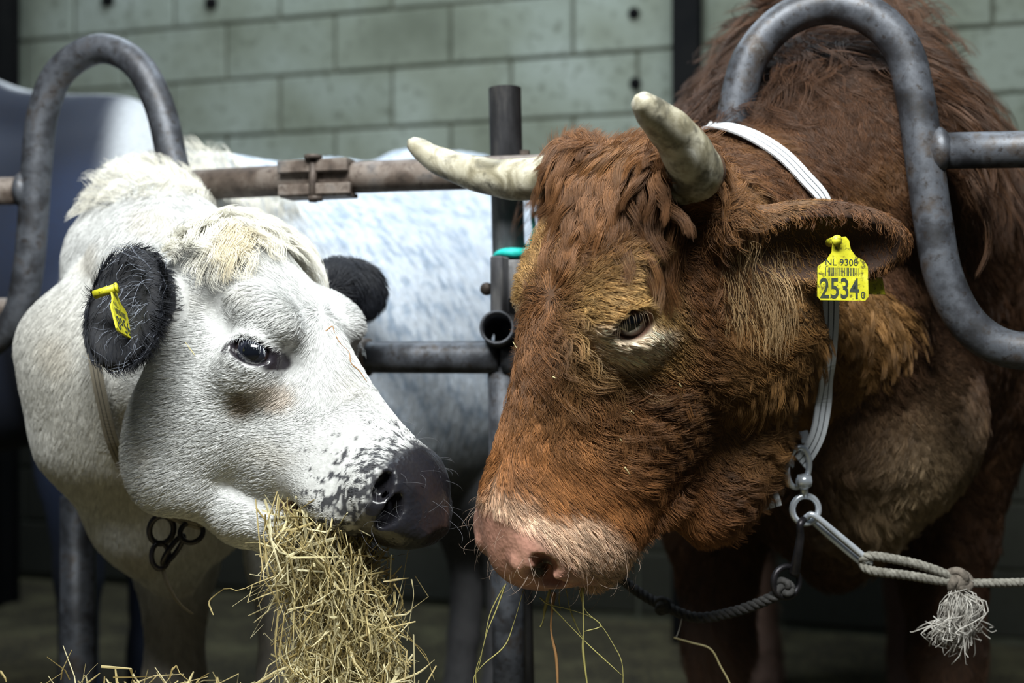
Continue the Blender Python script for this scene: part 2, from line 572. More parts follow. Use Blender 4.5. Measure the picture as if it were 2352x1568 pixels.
def fur(name, parent, V, Q, N, dens, length, flow, color, lift=.35, K=6, rad=.00035, wave=.0, wfreq=2.0,
        clump=.0, csize=.012, jitter=.25, seed=1, droop=0.0, tint=.18, ctint=.22, material=None, label=None):
    """strands of hair grown on the mesh V,Q; the callables take arrays of points and normals"""
    r = np.random.default_rng(seed)
    T = np.vstack([Q[:, [0, 1, 2]], Q[:, [0, 2, 3]]])
    A, B, C = V[T[:, 0]], V[T[:, 1]], V[T[:, 2]]
    cen = (A + B + C) / 3
    nn = N[T].mean(1)
    ar = .5 * np.linalg.norm(np.cross(B - A, C - A), axis=1)
    wgt = ar * dens(cen, nn)
    tot = wgt.sum()
    n = int(tot)
    if n < 1: return None
    def sample(n):
        ti = np.searchsorted(np.cumsum(wgt), r.random(n) * tot).clip(0, len(T) - 1)
        u = r.random(n); v = r.random(n)
        fl = u + v > 1
        u[fl] = 1 - u[fl]; v[fl] = 1 - v[fl]
        w = (1 - u - v)
        p = A[ti] * w[:, None] + B[ti] * u[:, None] + C[ti] * v[:, None]
        q = unit(N[T[ti, 0]] * w[:, None] + N[T[ti, 1]] * u[:, None] + N[T[ti, 2]] * v[:, None])
        return p.astype(np.float32), q.astype(np.float32)
    t = np.linspace(0, 1, K)[None, :, None].astype(np.float32)
    def shape(p, q, L, ph, jit):
        d = flow(p, q)
        d = d + jit * r.normal(size=p.shape)
        d = unit(d - q * (d * q).sum(1, keepdims=True)).astype(np.float32)
        b = np.cross(q, d); L = L.astype(np.float32); ph = ph.astype(np.float32)
        lf = np.float32(lift)
        X = p[:, None, :] + L[:, None, None] * (d[:, None, :] * t * (1 - .12 * t) + q[:, None, :] * (lf * t * (1.25 - .75 * t)))
        wv = wave if np.isscalar(wave) else wave(p)
        w = (wv * L).astype(np.float32)[:, None, None] * t
        X = X + b[:, None, :] * (w * np.sin(t * wfreq * 6.283 + ph[:, None, None])) + q[:, None, :] * (w * .5 * np.cos(t * wfreq * 6.283 + ph[:, None, None] * 1.7))
        X[:, :, 2] -= droop * L[:, None] * t[:, :, 0] ** 2
        return X
    p, q = sample(n)
    bright = np.ones(n)
    if clump > 0:
        m = max(int(ar[wgt > 0].sum() / (csize * csize)), 8)
        cp, cq = sample(m)
        cL = length(cp, cq) * (0.9 + .3 * r.random(m))
        cph = wob(cp, 45, seed) * 3 + r.random(m) * 1.6
        CX = shape(cp, cq, cL, cph, jitter)
        kd = KDTree(m)
        for i in range(m): kd.insert(cp[i], i)
        kd.balance()
        ci = np.fromiter((kd.find(x)[1] for x in p), np.int32, n)
        L = length(p, q) * (.75 + .4 * r.random(n))
        X = shape(p, q, L, cph[ci] + .25 * r.normal(size=n), jitter * .6)
        cs = np.float32(clump)
        off = X[:, :1] - CX[ci][:, :1]
        X = X + (CX[ci] + off * .25 - X) * (cs * t ** .8)
        bright *= 1 + ctint * (r.random(m)[ci] * 2 - 1)
    else:
        L = length(p, q) * (.7 + .5 * r.random(n))
        X = shape(p, q, L, r.random(n) * 6.28, jitter)
    bright *= 1 + tint * r.normal(size=n)
    c = np.clip(color(p, q) * np.clip(bright, .4, 1.8)[:, None], 0, .95)
    X = X - q[:, None, :] * .0008
    hc = bpy.data.hair_curves.new(name)
    hc.add_curves([K] * n)
    hc.attributes['position'].data.foreach_set('vector', X.astype(np.float32).ravel())
    ra = hc.attributes.get('radius') or hc.attributes.new('radius', 'FLOAT', 'POINT')
    rr = (rad * (.8 + .4 * r.random(n)))[:, None] * np.array([1 - .85 * s ** 2 for s in np.linspace(0, 1, K)])[None]
    ra.data.foreach_set('value', rr.astype(np.float32).ravel())
    ca = hc.attributes.new('coat', 'FLOAT_COLOR', 'CURVE')
    ca.data.foreach_set('color', np.c_[c, np.ones(n)].astype(np.float32).ravel())
    hc.materials.append(material or M['fur'])
    o = bpy.data.objects.new(name, hc)
    link(o, parent)
    if parent is not None:
        o.matrix_parent_inverse = Matrix.Translation(-Vector(parent.location))
    o['kind'] = 'stuff'
    if label: o['label'] = label
    print('fur', name, n)
    return o

def yaw(R, t, deg, pivot):
    c, s_ = math.cos(math.radians(deg)), math.sin(math.radians(deg))
    pv = R @ pivot + t
    R2 = R @ np.array([[c, -s_, 0], [s_, c, 0], [0, 0, 1]])
    return R2, pv - R2 @ pivot
def roll(R, t, deg, pivot):
    c, s_ = math.cos(math.radians(deg)), math.sin(math.radians(deg))
    pv = R @ pivot + t
    R2 = np.array([[c, 0, s_], [0, 1, 0], [-s_, 0, c]]) @ R
    return R2, pv - R2 @ pivot
def eye_axes(R, d, a_world):
    dw = R @ d; aw = np.asarray(a_world, float); aw = unit(aw - dw * (aw @ dw))
    return dw, aw, np.cross(dw, aw)
def local(p, R, t):
    return (p - t) @ R
def world(l, R, t):
    return R @ np.asarray(l, float) + t
def frame(fwd, up):
    f = unit(fwd); u = np.asarray(up, float); u = unit(u - f * (u @ f))
    return np.stack([np.cross(f, u), f, u], 1)
def smooth(a, b, x):
    t = np.clip((x - a) / (b - a), 0, 1)
    return t * t * (3 - 2 * t)
def mix(a, b, f):
    return np.asarray(a) * (1 - f[:, None]) + np.asarray(b) * f[:, None]
# ------------------------------------------------------------------ the barn
AN = math.radians(16)
E1 = np.array([math.cos(AN), -math.sin(AN), 0]); E2 = np.array([math.sin(AN), math.cos(AN), 0]); E3 = np.array([0, 0, 1.0])
W0 = np.array([0, 4.0, 0.0])
CH = .2133
fl = MB().add([(-6, -2, 0), (6, -2, 0), (6, 7, 0), (-6, 7, 0), (-6, -2, -.1), (6, -2, -.1), (6, 7, -.1), (-6, 7, -.1)],
              [(0, 1, 2, 3), (7, 6, 5, 4), (0, 4, 5, 1), (1, 5, 6, 2), (2, 6, 7, 3), (3, 7, 4, 0)]).build('floor', M['floor'], smooth=False)
tag(fl, kind='structure')
ROWS, S0, S1 = 13, -3.6, 3.0
v, f = box_geo(W0 + E2 * .10 + E3 * 1.33 + E1 * ((S0 + S1) / 2), E1 * ((S1 - S0) / 2), E2 * .088, E3 * 1.33)
wall = mesh_obj('wall_back', v, f, M['mortar'], smooth=False)
tag(wall, kind='structure')
bm_cache = {}
def block_mesh(L):
    k = round(L, 3)
    if k not in bm_cache:
        v, f = box_geo((0, 0, 0), (L / 2, 0, 0), (0, .05, 0), (0, 0, .1021), .006)
        me = bpy.data.meshes.new('block')
        me.from_pydata([tuple(map(float, q)) for q in v], [], f)
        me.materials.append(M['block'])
        bm_cache[k] = me
    return bm_cache[k]
for r_ in range(ROWS):
    s = S0 - (.225 if r_ % 2 else 0)
    while s < S1 - .05:
        a, b = max(s, S0), min(s + .44, S1)
        if b - a > .06:
            o = bpy.data.objects.new('block', block_mesh(b - a))
            link(o, wall)
            o.location = W0 + E1 * (a + b) / 2 + E2 * (.05 + random.uniform(-.003, .003)) + E3 * (.02 + CH * r_ + CH / 2)
            o.rotation_euler = (0, 0, -AN + random.uniform(-.004, .004))
        s += .45

def column(px, d, name, label):
    c = P(px, 784, d); c[2] = 1.4
    mb = MB()
    for off in (-.045, .045):
        mb.add(*box_geo(c + E2 * off, E1 * .042, E2 * .005, E3 * 1.4, .002))
    mb.add(*box_geo(c, E1 * .022, E2 * .042, E3 * 1.4))
    o = mb.build(name, M['dark_steel'], smooth=False)
    tag(o, label, 'column')
column(1578, 3.62, 'steel_column', 'dark steel column standing against the block wall behind the brown bull')
column(2, 4.12, 'steel_column', 'black steel column standing against the block wall behind the blue-grey cow')

def wall_at(px, py):
    u = (px - 1176) / F
    d = W0[1] / (1 + math.tan(AN) * u)
    return P(px, py, d)
for (px, py), lb in (((1457, 32), 'small dark bolt head high in the wall beside the steel column'), ((1460, 192), 'small dark bolt head low in the wall beside the steel column')):
    c = wall_at(px, py)
    mb = MB().add(*tube_geo([c + E2 * .015, c - E2 * .012], .022, 6)).add(*tube_geo([c - E2 * .010, c - E2 * .03], .011, 8))
    tag(mb.build('wall_bolt', M['dark_steel'], smooth=False), lb, 'bolt', 'bolts in the block wall')
for (px, py), lb in (((250, 2), 'dark rusty bracket stub in the wall above the left arch of the barrier'), ((487, 8), 'dark rusty bracket stub in the wall between arch and post')):
    c = wall_at(px, py)
    mb = MB().add(*box_geo(c - E2 * .006, E1 * .022, E2 * .012, E3 * .02, .003)).add(*tube_geo([c, c - E2 * .04 - E3 * .01], .009, 8))
    tag(mb.build('wall_bracket', M['dark_steel'], smooth=False), lb, 'bracket')

# ------------------------------------------------------------------ tubular feed barrier
def B(px, py, off=0.0):
    u = (px - 1176) / F
    return P(px, py, 1.69 / (1 + .274 * u)) + np.array([.26, .96, 0]) * off
bar = empty('feed_barrier', (B(1155, 784)[0], B(1155, 784)[1], 0))
tag(bar, 'bent steel tube feed barrier with two tall arches and horizontal rails', 'barrier')
TR = .0245
left = [(-420, 806), (-200, 806), (-60, 800), (0, 772), (45, 712), (66, 610), (76, 500), (84, 380), (98, 262), (140, 163), (228, 112), (312, 146), (365, 240), (392, 350), (412, 450), (436, 590), (478, 715), (560, 795), (690, 820), (830, 820), (1000, 820), (1150, 820)]
right = [(1160, 822), (1300, 822), (1440, 820), (1560, 780), (1630, 680), (1660, 500), (1676, 340), (1700, 205), (1728, 125), (1800, 48), (1900, 14), (2000, 38), (2072, 112), (2102, 220), (2122, 360), (2142, 500), (2166, 630), (2215, 732), (2285, 790), (2370, 808), (2520, 812), (2760, 815)]
tube('arch_tube', catmull([B(*q) for q in left], 150), TR, M['pipe'], bar, 20)
tube('arch_tube', catmull([B(*q) for q in right], 150), TR * 1.03, M['pipe'], bar, 20)
tube('top_rail', [B(-420, 446), B(60, 438)], .0235, M['rail'], bar, 20)
tube('top_rail', [B(408, 427), B(700, 412), B(1000, 400), B(1260, 392), B(1690, 372)], .0245, M['rail'], bar, 20)
tube('top_rail', [B(2135, 347), B(2400, 342), B(2800, 334)], .0245, M['pipe'], bar, 20)
tube('lower_rail', [B(-420, 712, .05), B(40, 708, .05)], .02, M['rail'], bar, 16)
tube('rail_sleeve', [B(818, 820), B(848, 820)], .029, M['rail'], bar, 20)
for px in (-330, 128, 2700):
    g = B(px, 806 if px != 128 else 1150, .06 if px == 128 else 0).copy(); g0 = g.copy(); g0[2] = 0
    tube('support_leg', [g0, g], .03, M['pipe'], bar, 14)
# weld beads where rails meet arches
for px, py in ((425, 428), (57, 438), (2150, 347)):
    v, f = sphere_geo(B(px, py), (.018, .033, .033), 14, 8)
    mesh_obj('weld', v, f, M['pipe'], bar)
# post, hollow at the top
b0 = B(1172, 784, .07); top = B(1131, 180, .07)
b0 = np.array([top[0] + .030, top[1], 0.0])
tube('post', [b0, b0 * .5 + top * .5, top], .0255, M['post'], bar, 18, inner=.0215)
# clamp joining the two rail halves
cl = mesh_obj('rail_clamp', *box_geo(B(738, 388, -.031), E1 * .058, E2 * .006, E3 * .010, .002), M['rail'], bar, False)
cl2 = MB()
for px, py, hw, hz in ((742, 441, .060, .009),):
    cl2.add(*box_geo(B(px, py, -.031), E1 * hw, E2 * .006, E3 * hz, .002))
for py, sgn in ((378, 1), (452, -1)):
    cl2.add(*box_geo(B(740, py, -.012), E1 * .056, E2 * .022, E3 * .0035, .001))
cl2.build('clamp_plate', M['rail'], cl, False)
tube('clamp_bolt', [B(740, 366, -.034), B(740, 470, -.034)], .0065, M['bolt'], cl, 8)
tube('bolt_head', [B(741, 364, -.034), B(741, 373, -.034)], .014, M['bolt'], cl, 10)
tube('bolt_nut', [B(746, 457, -.034), B(746, 467, -.034)], .012, M['bolt'], cl, 6)
# bracket, hollow stub and lower leg on the post
br = mesh_obj('post_bracket', *box_geo(B(1150, 655, -.005), E1 * .009, E2 * .02, E3 * .042, .002), M['post'], bar, False)
mb = MB()
mb.add(*box_geo(B(1176, 640, .03), E1 * .028, E2 * .006, E3 * .03, .002))
mb.build('bracket_plate', M['post'], br, False)
tube('bracket_bolt', [B(1118, 663, -.01), B(1150, 663, -.005)], .0065, M['bolt'], br, 8)
v, f = sphere_geo(B(1122, 664, -.01), .010, 10, 7); mesh_obj('bolt_head', v, f, M['bolt'], br)
sc = B(1160, 752, -.045)
sd = unit(np.array([-.10, -.96, .16]))
tube('hollow_stub', [sc, sc - sd * .06, sc - sd * .12], .0255, M['pipe'], bar, 22, inner=.0215)
lg = sc - sd * .05
tube('stub_leg', [lg + np.array([.004, .005, -.012]), np.array([lg[0] + .012, lg[1] + .02, .45]), np.array([lg[0] + .02, lg[1] + .03, 0])], .0245, M['pipe'], bar, 18)
for q in ((1205, 352),):
    c = B(*q)
    mb = MB().add(*tube_geo([c - E3 * .02, c + E3 * .004], .008, 8)).add(*tube_geo([c - E3 * .03, c - E3 * .018], .016, 8))
    mb.build('rail_bolt', M['bolt'], bar, False)

# turquoise twine looped round the post
pc = B(1146, 572, .07)
pts = []
for a in np.linspace(0, 2 * math.pi, 40, endpoint=False):
    pts.append(pc + np.array([math.cos(a) * .0285, math.sin(a) * .0285, .006 * math.sin(a * 2) + .010 * math.cos(a) - .002]))
mb = MB().add(*tube_geo(pts, [.0055 + .0025 * math.sin(2 * i / 40 * 6.28 + 4.2) for i in range(40)], 8, closed=True))
e0 = pc + np.array([.029, -.01, .010])
mb.add(*tube_geo(catmull([e0, e0 + np.array([.006, -.012, .02]), e0 + np.array([.004, -.012, .045]), e0 + np.array([.012, -.008, .05])], 12), .0035, 7))
tw = mb.build('twine_loop', M['twine'])
tag(tw, 'turquoise plastic twine tied round the weathered post', 'twine')
# ------------------------------------------------------------------ the brown bull
FUR = 1.0
BR = np.array([[-0.5496, -0.4731, -0.6886], [0.8264, -0.1869, -0.5311], [0.1225, -0.8609, 0.4937]])
BT = np.array([0.1006, 1.3997, 0.9912])
BR, BT = yaw(BR, BT, -5, np.array([-.10, 0, 0]))
BR, BT = roll(BR, BT, -4.5, np.array([-.05, -.16, .05]))
print('bull forward', BR[:, 1])
def bw(*l): return world(l, BR, BT)
BEYE = [np.array([sx * .086, .016, .026]) for sx in (-1, 1)]
BEDIR = [unit(np.array([sx * .86, .30, .32])) for sx in (-1, 1)]
BAX = np.array([-.80, -.1, -.42])
def lrot(R, cols): return R @ np.stack([unit(c) for c in cols], 1)

def ear_shape(Fd, base, tip, openn, width, thick, head_pt, k=.02, depth=.75):
    base = np.asarray(base); tip = np.asarray(tip)
    ax = unit(tip - base); on = unit(np.asarray(openn) - ax * (np.asarray(openn) @ ax)); wd_ = np.cross(on, ax)
    c = base * .45 + tip * .55; L = np.linalg.norm(tip - base) * .56
    Fd.cone(head_pt, base * .72 + tip * .28 - on * thick * .3, .030, .026, .02)
    Rm = np.stack([ax, wd_, on], 1)
    Fd.ell(c, (L, width, thick), Rm, k)
    Fd.ell(c + on * thick * .85 + ax * .01, (L * .80, width * .74, thick * depth), Rm, .008, cut=True)
    return c, Rm, L

bull = empty('bull', (.62, 2.2, 0))
tag(bull, 'curly brown bull with two pale horns and hay in its mouth', 'bull')
lo = np.array([-.08, 1.12, .58]); hi = np.array([.56, 1.66, 1.24])
fd = Field(axis(-.12, 1.15, lo[0], hi[0], .0036, .022), axis(1.08, 3.75, lo[1], hi[1], .0036, .026), axis(-.03, 1.62, lo[2], hi[2], .0036, .022))
# trunk, neck, legs
bx2 = E2
def bb(along, side, z): return np.array([.56, 1.98, 0]) + E2 * along + E1 * side + np.array([0, 0, z])
Rb = np.stack([E1, E2, E3], 1)
fd.ell(bb(.62, .02, 1.00), (.33, .72, .43), Rb, .05)
fd.ell(bb(.12, .02, 1.04), (.31, .36, .42), Rb, .08)
fd.ell(bb(1.12, .02, 1.05), (.29, .34, .38), Rb, .08)
fd.chain([(bw(0, -.10, -.05), .10), (P(1710, 520, 1.60), .115), (P(1885, 430, 1.76), .205), (bb(.02, -.03, 1.17), .28), (bb(.45, .02, 1.12), .30)], .06)
fd.chain([(P(1840, 300, 1.78), .10), (P(1905, 235, 1.86), .155), (bb(.25, -.02, 1.27), .15), (bb(.8, 0, 1.27), .14)], .07)      # crest
fd.chain([(bw(0, -.10, -.11), .06), (P(1890, 760, 1.70), .125), (P(1980, 960, 1.80), .16), (bb(-.02, 0, .72), .15)], .06)            # throat and brisket
fd.chain([(P(1990, 1010, 1.70), .07), (P(1985, 1150, 1.74), .05), (bb(.0, 0, .58), .06)], .05)                              # dewlap
for sx, ax_ in ((-1, .06), (1, .10)):
    q = bb(ax_, sx * .20, 0)
    fd.chain([(q + (0, .05, .85), .17), (q + (0, .05, .62), .095), (q + (0, .02, .42), .058), (q + (0, .02, .38), .060), (q + (0, .03, .20), .040), (q + (0, .02, .10), .050), (q + (0, 0, .03), .058), (q + (0, -.02, .012), .06)], .03)
    q = bb(1.14, sx * .19, 0)
    fd.chain([(q + (0, 0, .95), .20), (q + (0, -.05, .68), .12), (q + (0, .08, .46), .065), (q + (0, .06, .28), .045), (q + (0, .02, .10), .05), (q + (0, -.01, .012), .06)], .03)
fd.chain([(bb(1.40, .02, 1.22), .05), (bb(1.47, .02, 1.0), .035), (bb(1.47, .02, .6), .03)], .03)                          # tail
# head
sec = [(-.215, .03, -.06, .04, .06, .04), (-.185, .070, -.12, .080, .10, .07), (-.14, .088, -.20, .094, .110, .085), (-.06, .088, -.262, .092, .107, .08),
       (.02, .083, -.275, .088, .103, .07), (.08, .073, -.265, .068, .093, .066), (.15, .053, -.245, .050, .083, .062), (.21, .040, -.215, .050, .082, .062),
       (.26, .032, -.185, .062, .087, .066), (.295, .016, -.165, .064, .085, .062), (.322, -.014, -.135, .052, .068, .05), (.338, -.045, -.10, .02, .03, .02)]
fd.loft(sec, BR, BT, .02, 3.1)
for i, sx in enumerate((-1, 1)):
    fd.ell(bw(sx * .092, -.06, -.15), (.036, .10, .12), BR, .03)                 # masseter
    fd.ell(bw(sx * .050, .085, -.258), (.045, .12, .058), BR, .04)                  # lower jaw
    fd.ell(bw(sx * .084, -.010, .052), (.022, .05, .022), BR, .04)              # brow
    fd.ell(world(BEYE[i], BR, BT), (.0292, .0292, .0292), BR, .035)  # lids
    fd.cone(bw(sx * .09, -.155, .055), bw(sx * .125, -.16, .06), .034, .030, .03)  # horn core
    fd.ell(bw(sx * .052, .295, -.055), (.036, .045, .05), BR, .02)               # nostril wing
    fd.ell(bw(sx * .058, .25, -.115), (.034, .06, .045), BR, .02)                # upper lip pad
    dw, aw, hw_ = eye_axes(BR, BEDIR[i], BAX if sx < 0 else BR @ np.array([-.25, .8, -.35]))
    Re = np.stack([aw, hw_, dw], 1)
    ec = world(BEYE[i], BR, BT)
    up_ = hw_ * np.sign(hw_[2])
    fd.ell(ec - dw * .016 - up_ * .030, (.036, .026, .030), Re, .035)
    fd.ell(ec + dw * .026 - hw_ * .001 * np.sign(hw_[2]), (.0265, .0190, .023), Re, .005, cut=True)
    fd.ell(ec + dw * .026 + aw * .024, (.014, .0045, .008), Re, .005, cut=True)
fd.ell(bw(0, .278, -.157), (.05, .045, .032), BR, .02)                            # chin
fd.ell(bw(0, .30, -.06), (.05, .055, .06), BR, .02)
for sx in (-1, 1):
    d = unit(np.array([sx * .62, .75, -.05])); a = unit(np.array([0, .35, .9])); a = unit(a - d * (a @ d))
    Rn = BR @ np.stack([np.cross(a, d), a, d], 1)
    fd.ell(bw(sx * .061, .328, -.052), (.0150, .033, .028), Rn, .008, cut=True)
    fd.ell(bw(sx * .074, .312, -.032), (.010, .016, .020), Rn, .008, cut=True)
    fd.ell(bw(sx * .044, .322, -.036), (.013, .024, .014), Rn, .012)
    fd.ell(bw(sx * .07, .225, -.158), (.035, .085, .0045), lrot(BR, [(1, 0, 0), (0, 1, .10), (0, -.1, 1)]), .008, cut=True)   # mouth slit
fd.ell(bw(0, .325, -.148), (.05, .03, .0045), BR, .008, cut=True)
# ears
en_base, en_tip = P(1650, 556, 1.375), P(2048, 562, 1.42)
benc, benR, benL = ear_shape(fd, en_base, en_tip, (-.05, -.95, -.42), .055, .032, bw(-.11, -.14, -.02))
ear_shape(fd, bw(.15, -.17, -.02), bw(.35, -.20, -.10), BR @ np.array([0, .8, -.4]), .055, .028, bw(.10, -.14, -.02))
BV, BQ = fd.mesh()
BN = vnormals(BV, BQ)
print('bull verts', len(BV))

def bull_masks(p):
    l = local(p, BR, BT)
    e = np.minimum(*[np.linalg.norm(l - c, axis=1) for c in BEYE])
    head = (l[:, 1] > -.235) & (l[:, 1] < .5) & (np.abs(l[:, 0]) < .3) & (np.abs(l[:, 2]) < .42)
    nose = smooth(.272, .298, l[:, 1] + .16 * (l[:, 2] + .04) * (l[:, 2] < -.04) - .35 * np.maximum(np.abs(l[:, 0]) - .066, 0) * 2) * smooth(-.135, -.115, l[:, 2])
    nose = nose * (l[:, 1] > .2)
    pale = smooth(.230, .260, l[:, 1] + .012 * wob(p, 90, 3) - .25 * np.maximum(l[:, 2] + .04, 0)) * head
    return l, e, head, nose, pale
def bull_color(p, n=None):
    l, e, head, nose, pale = bull_masks(p)
    w = wob(p, 14, 1); w2 = wob(p, 40, 2)
    c = mix((.140, .060, .0205), (.085, .034, .0125), smooth(-.6, .8, w))
    c = mix(c, (.240, .115, .040), .5 * smooth(.1, 1, w2))
    c = mix(c, (.28, .148, .050), head * (np.abs(l[:, 0]) < .135) * smooth(-.02, -.16, l[:, 2]) * smooth(.16, -.02, l[:, 1]) * .75)      # tawny cheek
    c = mix(c, (.36, .15, .05), head * smooth(.12, .2, l[:, 1]) * .7)
    c = mix(c, (.52, .33, .125), head * smooth(.098, .036, e + .012 * wob(p, 45, 12)) * .9)
    for i_ in (0, 1):
        ec_ = world(BEYE[i_], BR, BT); q_ = p - ec_
        dn_ = np.array([0, 0, -1.0]); aw_ = BR @ np.array([0, 1.0, 0])
        c = mix(c, (.88, .72, .54), head * smooth(.068, .044, np.linalg.norm(q_, axis=1)) * smooth(.002, .016, q_ @ dn_) * .9)
    c = mix(c, (.66, .46, .32), pale * .9)
    c = mix(c, (.52, .27, .20), head * nose)
    c = mix(c, (.052, .025, .0135), (~head) * smooth(1.46, 1.62, p[:, 1]) * .82)  # shade behind the head put into the neck and body coat colour
    legs = smooth(.45, .25, p[:, 2]) * (~head)
    c = mix(c, (.30, .17, .12), legs * .8)
    dw = np.exp(-(((p - P(2090, 1120, 1.72)) / np.array([.10, .2, .12])) ** 2).sum(1))
    c = mix(c, (.62, .46, .27), np.clip(dw, 0, 1) * .6)
    return c
nos = bull_masks(BV)
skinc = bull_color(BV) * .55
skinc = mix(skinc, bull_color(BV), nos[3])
skinc = mix(skinc, (.45, .22, .15), nos[2] * smooth(.031, .027, nos[1]) * .8)
for sx in (-1, 1):
    q = np.linalg.norm((nos[0] - np.array([sx * .058, .318, -.048])) / np.array([.018, .020, .026]), axis=1)
    skinc = mix(skinc, (.02, .010, .008), smooth(1.0, .55, q))  # darkness of the nostril hollow painted into the skin colour
BWH = bw(0, .055, .09)
def bull_flow(p, n):
    l = local(p, BR, BT)
    hd = (l[:, 1] > -.23) & (np.abs(l[:, 0]) < .135) & (np.abs(l[:, 2]) < .3)
    wh = l - np.array([0, .055, .09])
    rad = np.linalg.norm(wh, axis=1)
    dl = np.zeros_like(l)
    up = smooth(-.03, .05, l[:, 2])[:, None]
    fore = unit(wh * np.array([1.0, 1, .6]) + np.array([0, .03, 0]))
    cheek = unit(np.stack([np.zeros(len(l)), .30 + 0 * l[:, 0], -.85 + 0 * l[:, 0]], 1))
    muz = unit(np.stack([np.sign(l[:, 0]) * .3, .35 + 0 * l[:, 0], -.7 + 0 * l[:, 0]], 1))
    dl = fore * up + cheek * (1 - up)
    m = smooth(.17, .23, l[:, 1])[:, None]
    dl = dl * (1 - m) + muz * m
    dw = dl @ BR.T
    bd = np.array([.10, .45, -.85]) + .25 * np.stack([wob(p, 9, 5), wob(p, 9, 6), wob(p, 9, 7)], 1)
    d = np.where(hd[:, None], dw, bd)
    d = d + .55 * np.stack([wob(p, 23, 8), wob(p, 23, 9), wob(p, 23, 10)], 1) * np.where(hd, smooth(.2, .1, l[:, 1]), .6)[:, None]
    return d
def is_ear(p):
    a = unit(en_tip - en_base)
    s_ = (p - en_base) @ a
    return (s_ > -.01) & (np.linalg.norm(p - en_base - s_[:, None] * a, axis=1) < .10) & (s_ < .26)
def in_ear(p, n):
    q = (p - benc) @ benR
    return ((q[:, 0] / benL / .82) ** 2 + (q[:, 1] / .044) ** 2 < 1) & ((n @ benR[:, 2]) > .1) & (np.abs(q[:, 2]) < .04)
skinc = mix(skinc, (.035, .016, .010), in_ear(BV, BN) * .9)
wet = nos[3]
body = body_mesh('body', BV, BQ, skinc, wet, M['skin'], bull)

def bull_dens(p, n):
    l, e, head, nose, pale = bull_masks(p)
    vis = smooth(-.55, .05, -(n * unit(p - np.array([0, 0, H]))).sum(1))
    front = np.where(p[:, 1] < 1.75, 1.0, np.where(p[:, 1] < 2.3, .30, .08))
    d = 240000 * front * (.12 + .88 * vis)
    d = d * (1 - .97 * nose) * (e > .0282)
    d = d * np.where((p[:, 2] < .5) & ~head, .3, 1)
    d[is_ear(p)] *= .45
    for sx_ in (-1, 1):
        d = d * (np.linalg.norm(l - np.array([sx_ * .128, -.158, .060]), axis=1) > .038)
    d[in_ear(p, n)] *= .6
    return d * FUR
def bull_len(p, n):
    l, e, head, nose, pale = bull_masks(p)
    L = .042 + .014 * wob(p, 20, 11)
    fore = head * smooth(.10, -.02, l[:, 1]) * smooth(-.02, .06, l[:, 2])
    L = L + .012 * fore
    L = np.where(head, L * (1 - .60 * smooth(.10, .045, e)), .048)
    L = L * (1 - .62 * smooth(.15, .25, l[:, 1]) * head)
    L = np.where(is_ear(p), .018, L)
    L = np.where(nose > .5, .006, L)
    return L
def bull_wave(p):
    l, e, head, nose, pale = bull_masks(p)
    return np.where(head, .095 * smooth(.22, .12, l[:, 1]) * smooth(.04, .08, e) + .02, .08)
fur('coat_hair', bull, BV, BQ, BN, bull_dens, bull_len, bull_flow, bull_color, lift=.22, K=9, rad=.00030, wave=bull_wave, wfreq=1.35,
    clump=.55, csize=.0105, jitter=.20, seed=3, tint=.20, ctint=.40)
# longer wavy locks lying over the coat
def lk_dens(p, n):
    l, e, head, nose, pale = bull_masks(p)
    vis = smooth(-.4, .1, -(n * unit(p - np.array([0, 0, H]))).sum(1))
    d = 75000 * vis * np.where(head, smooth(.20, .12, l[:, 1]) * smooth(.055, .085, e), .8 * (p[:, 1] < 2.1) * (p[:, 2] > .6))
    d[is_ear(p)] = 0
    for sx_ in (-1, 1):
        d = d * (np.linalg.norm(l - np.array([sx_ * .128, -.158, .060]), axis=1) > .042)
    return d * FUR
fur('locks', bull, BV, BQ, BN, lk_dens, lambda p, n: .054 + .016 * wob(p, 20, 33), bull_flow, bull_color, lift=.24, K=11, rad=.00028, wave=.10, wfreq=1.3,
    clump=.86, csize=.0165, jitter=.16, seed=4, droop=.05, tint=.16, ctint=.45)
# curly forelock between the horns
def fl_dens(p, n):
    l = local(p, BR, BT)
    return 400000 * FUR * smooth(-.045, -.10, l[:, 1]) * (l[:, 2] > .02) * (np.abs(l[:, 0]) < .105) * (l[:, 1] > -.24)
def fl_flow(p, n):
    l = local(p, BR, BT)
    d = np.stack([l[:, 0] * 5 + .5 * wob(p, 30, 21), np.full(len(l), .9), .15 * wob(p, 25, 22)], 1)
    return d @ BR.T
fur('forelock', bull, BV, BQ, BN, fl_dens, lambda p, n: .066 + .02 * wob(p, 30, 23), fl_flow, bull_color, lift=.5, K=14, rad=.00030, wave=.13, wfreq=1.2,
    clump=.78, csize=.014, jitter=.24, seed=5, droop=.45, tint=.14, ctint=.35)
# long mane hair on the crest
def mane_dens(p, n):
    c = P(1905, 150, 1.86)
    return 30000 * FUR * ((p[:, 2] > 1.16) & (p[:, 1] > 1.6) & (p[:, 1] < 2.25)) * (.25 + .75 * np.exp(-((p[:, 0] - .50) / .16) ** 2))
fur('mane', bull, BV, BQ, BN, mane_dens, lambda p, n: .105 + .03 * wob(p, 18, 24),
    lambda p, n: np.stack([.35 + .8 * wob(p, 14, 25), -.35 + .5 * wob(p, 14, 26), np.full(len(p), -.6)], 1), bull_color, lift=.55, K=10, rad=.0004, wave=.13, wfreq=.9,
    clump=.85, csize=.022, jitter=.25, seed=6, droop=.15, tint=.14, ctint=.45)
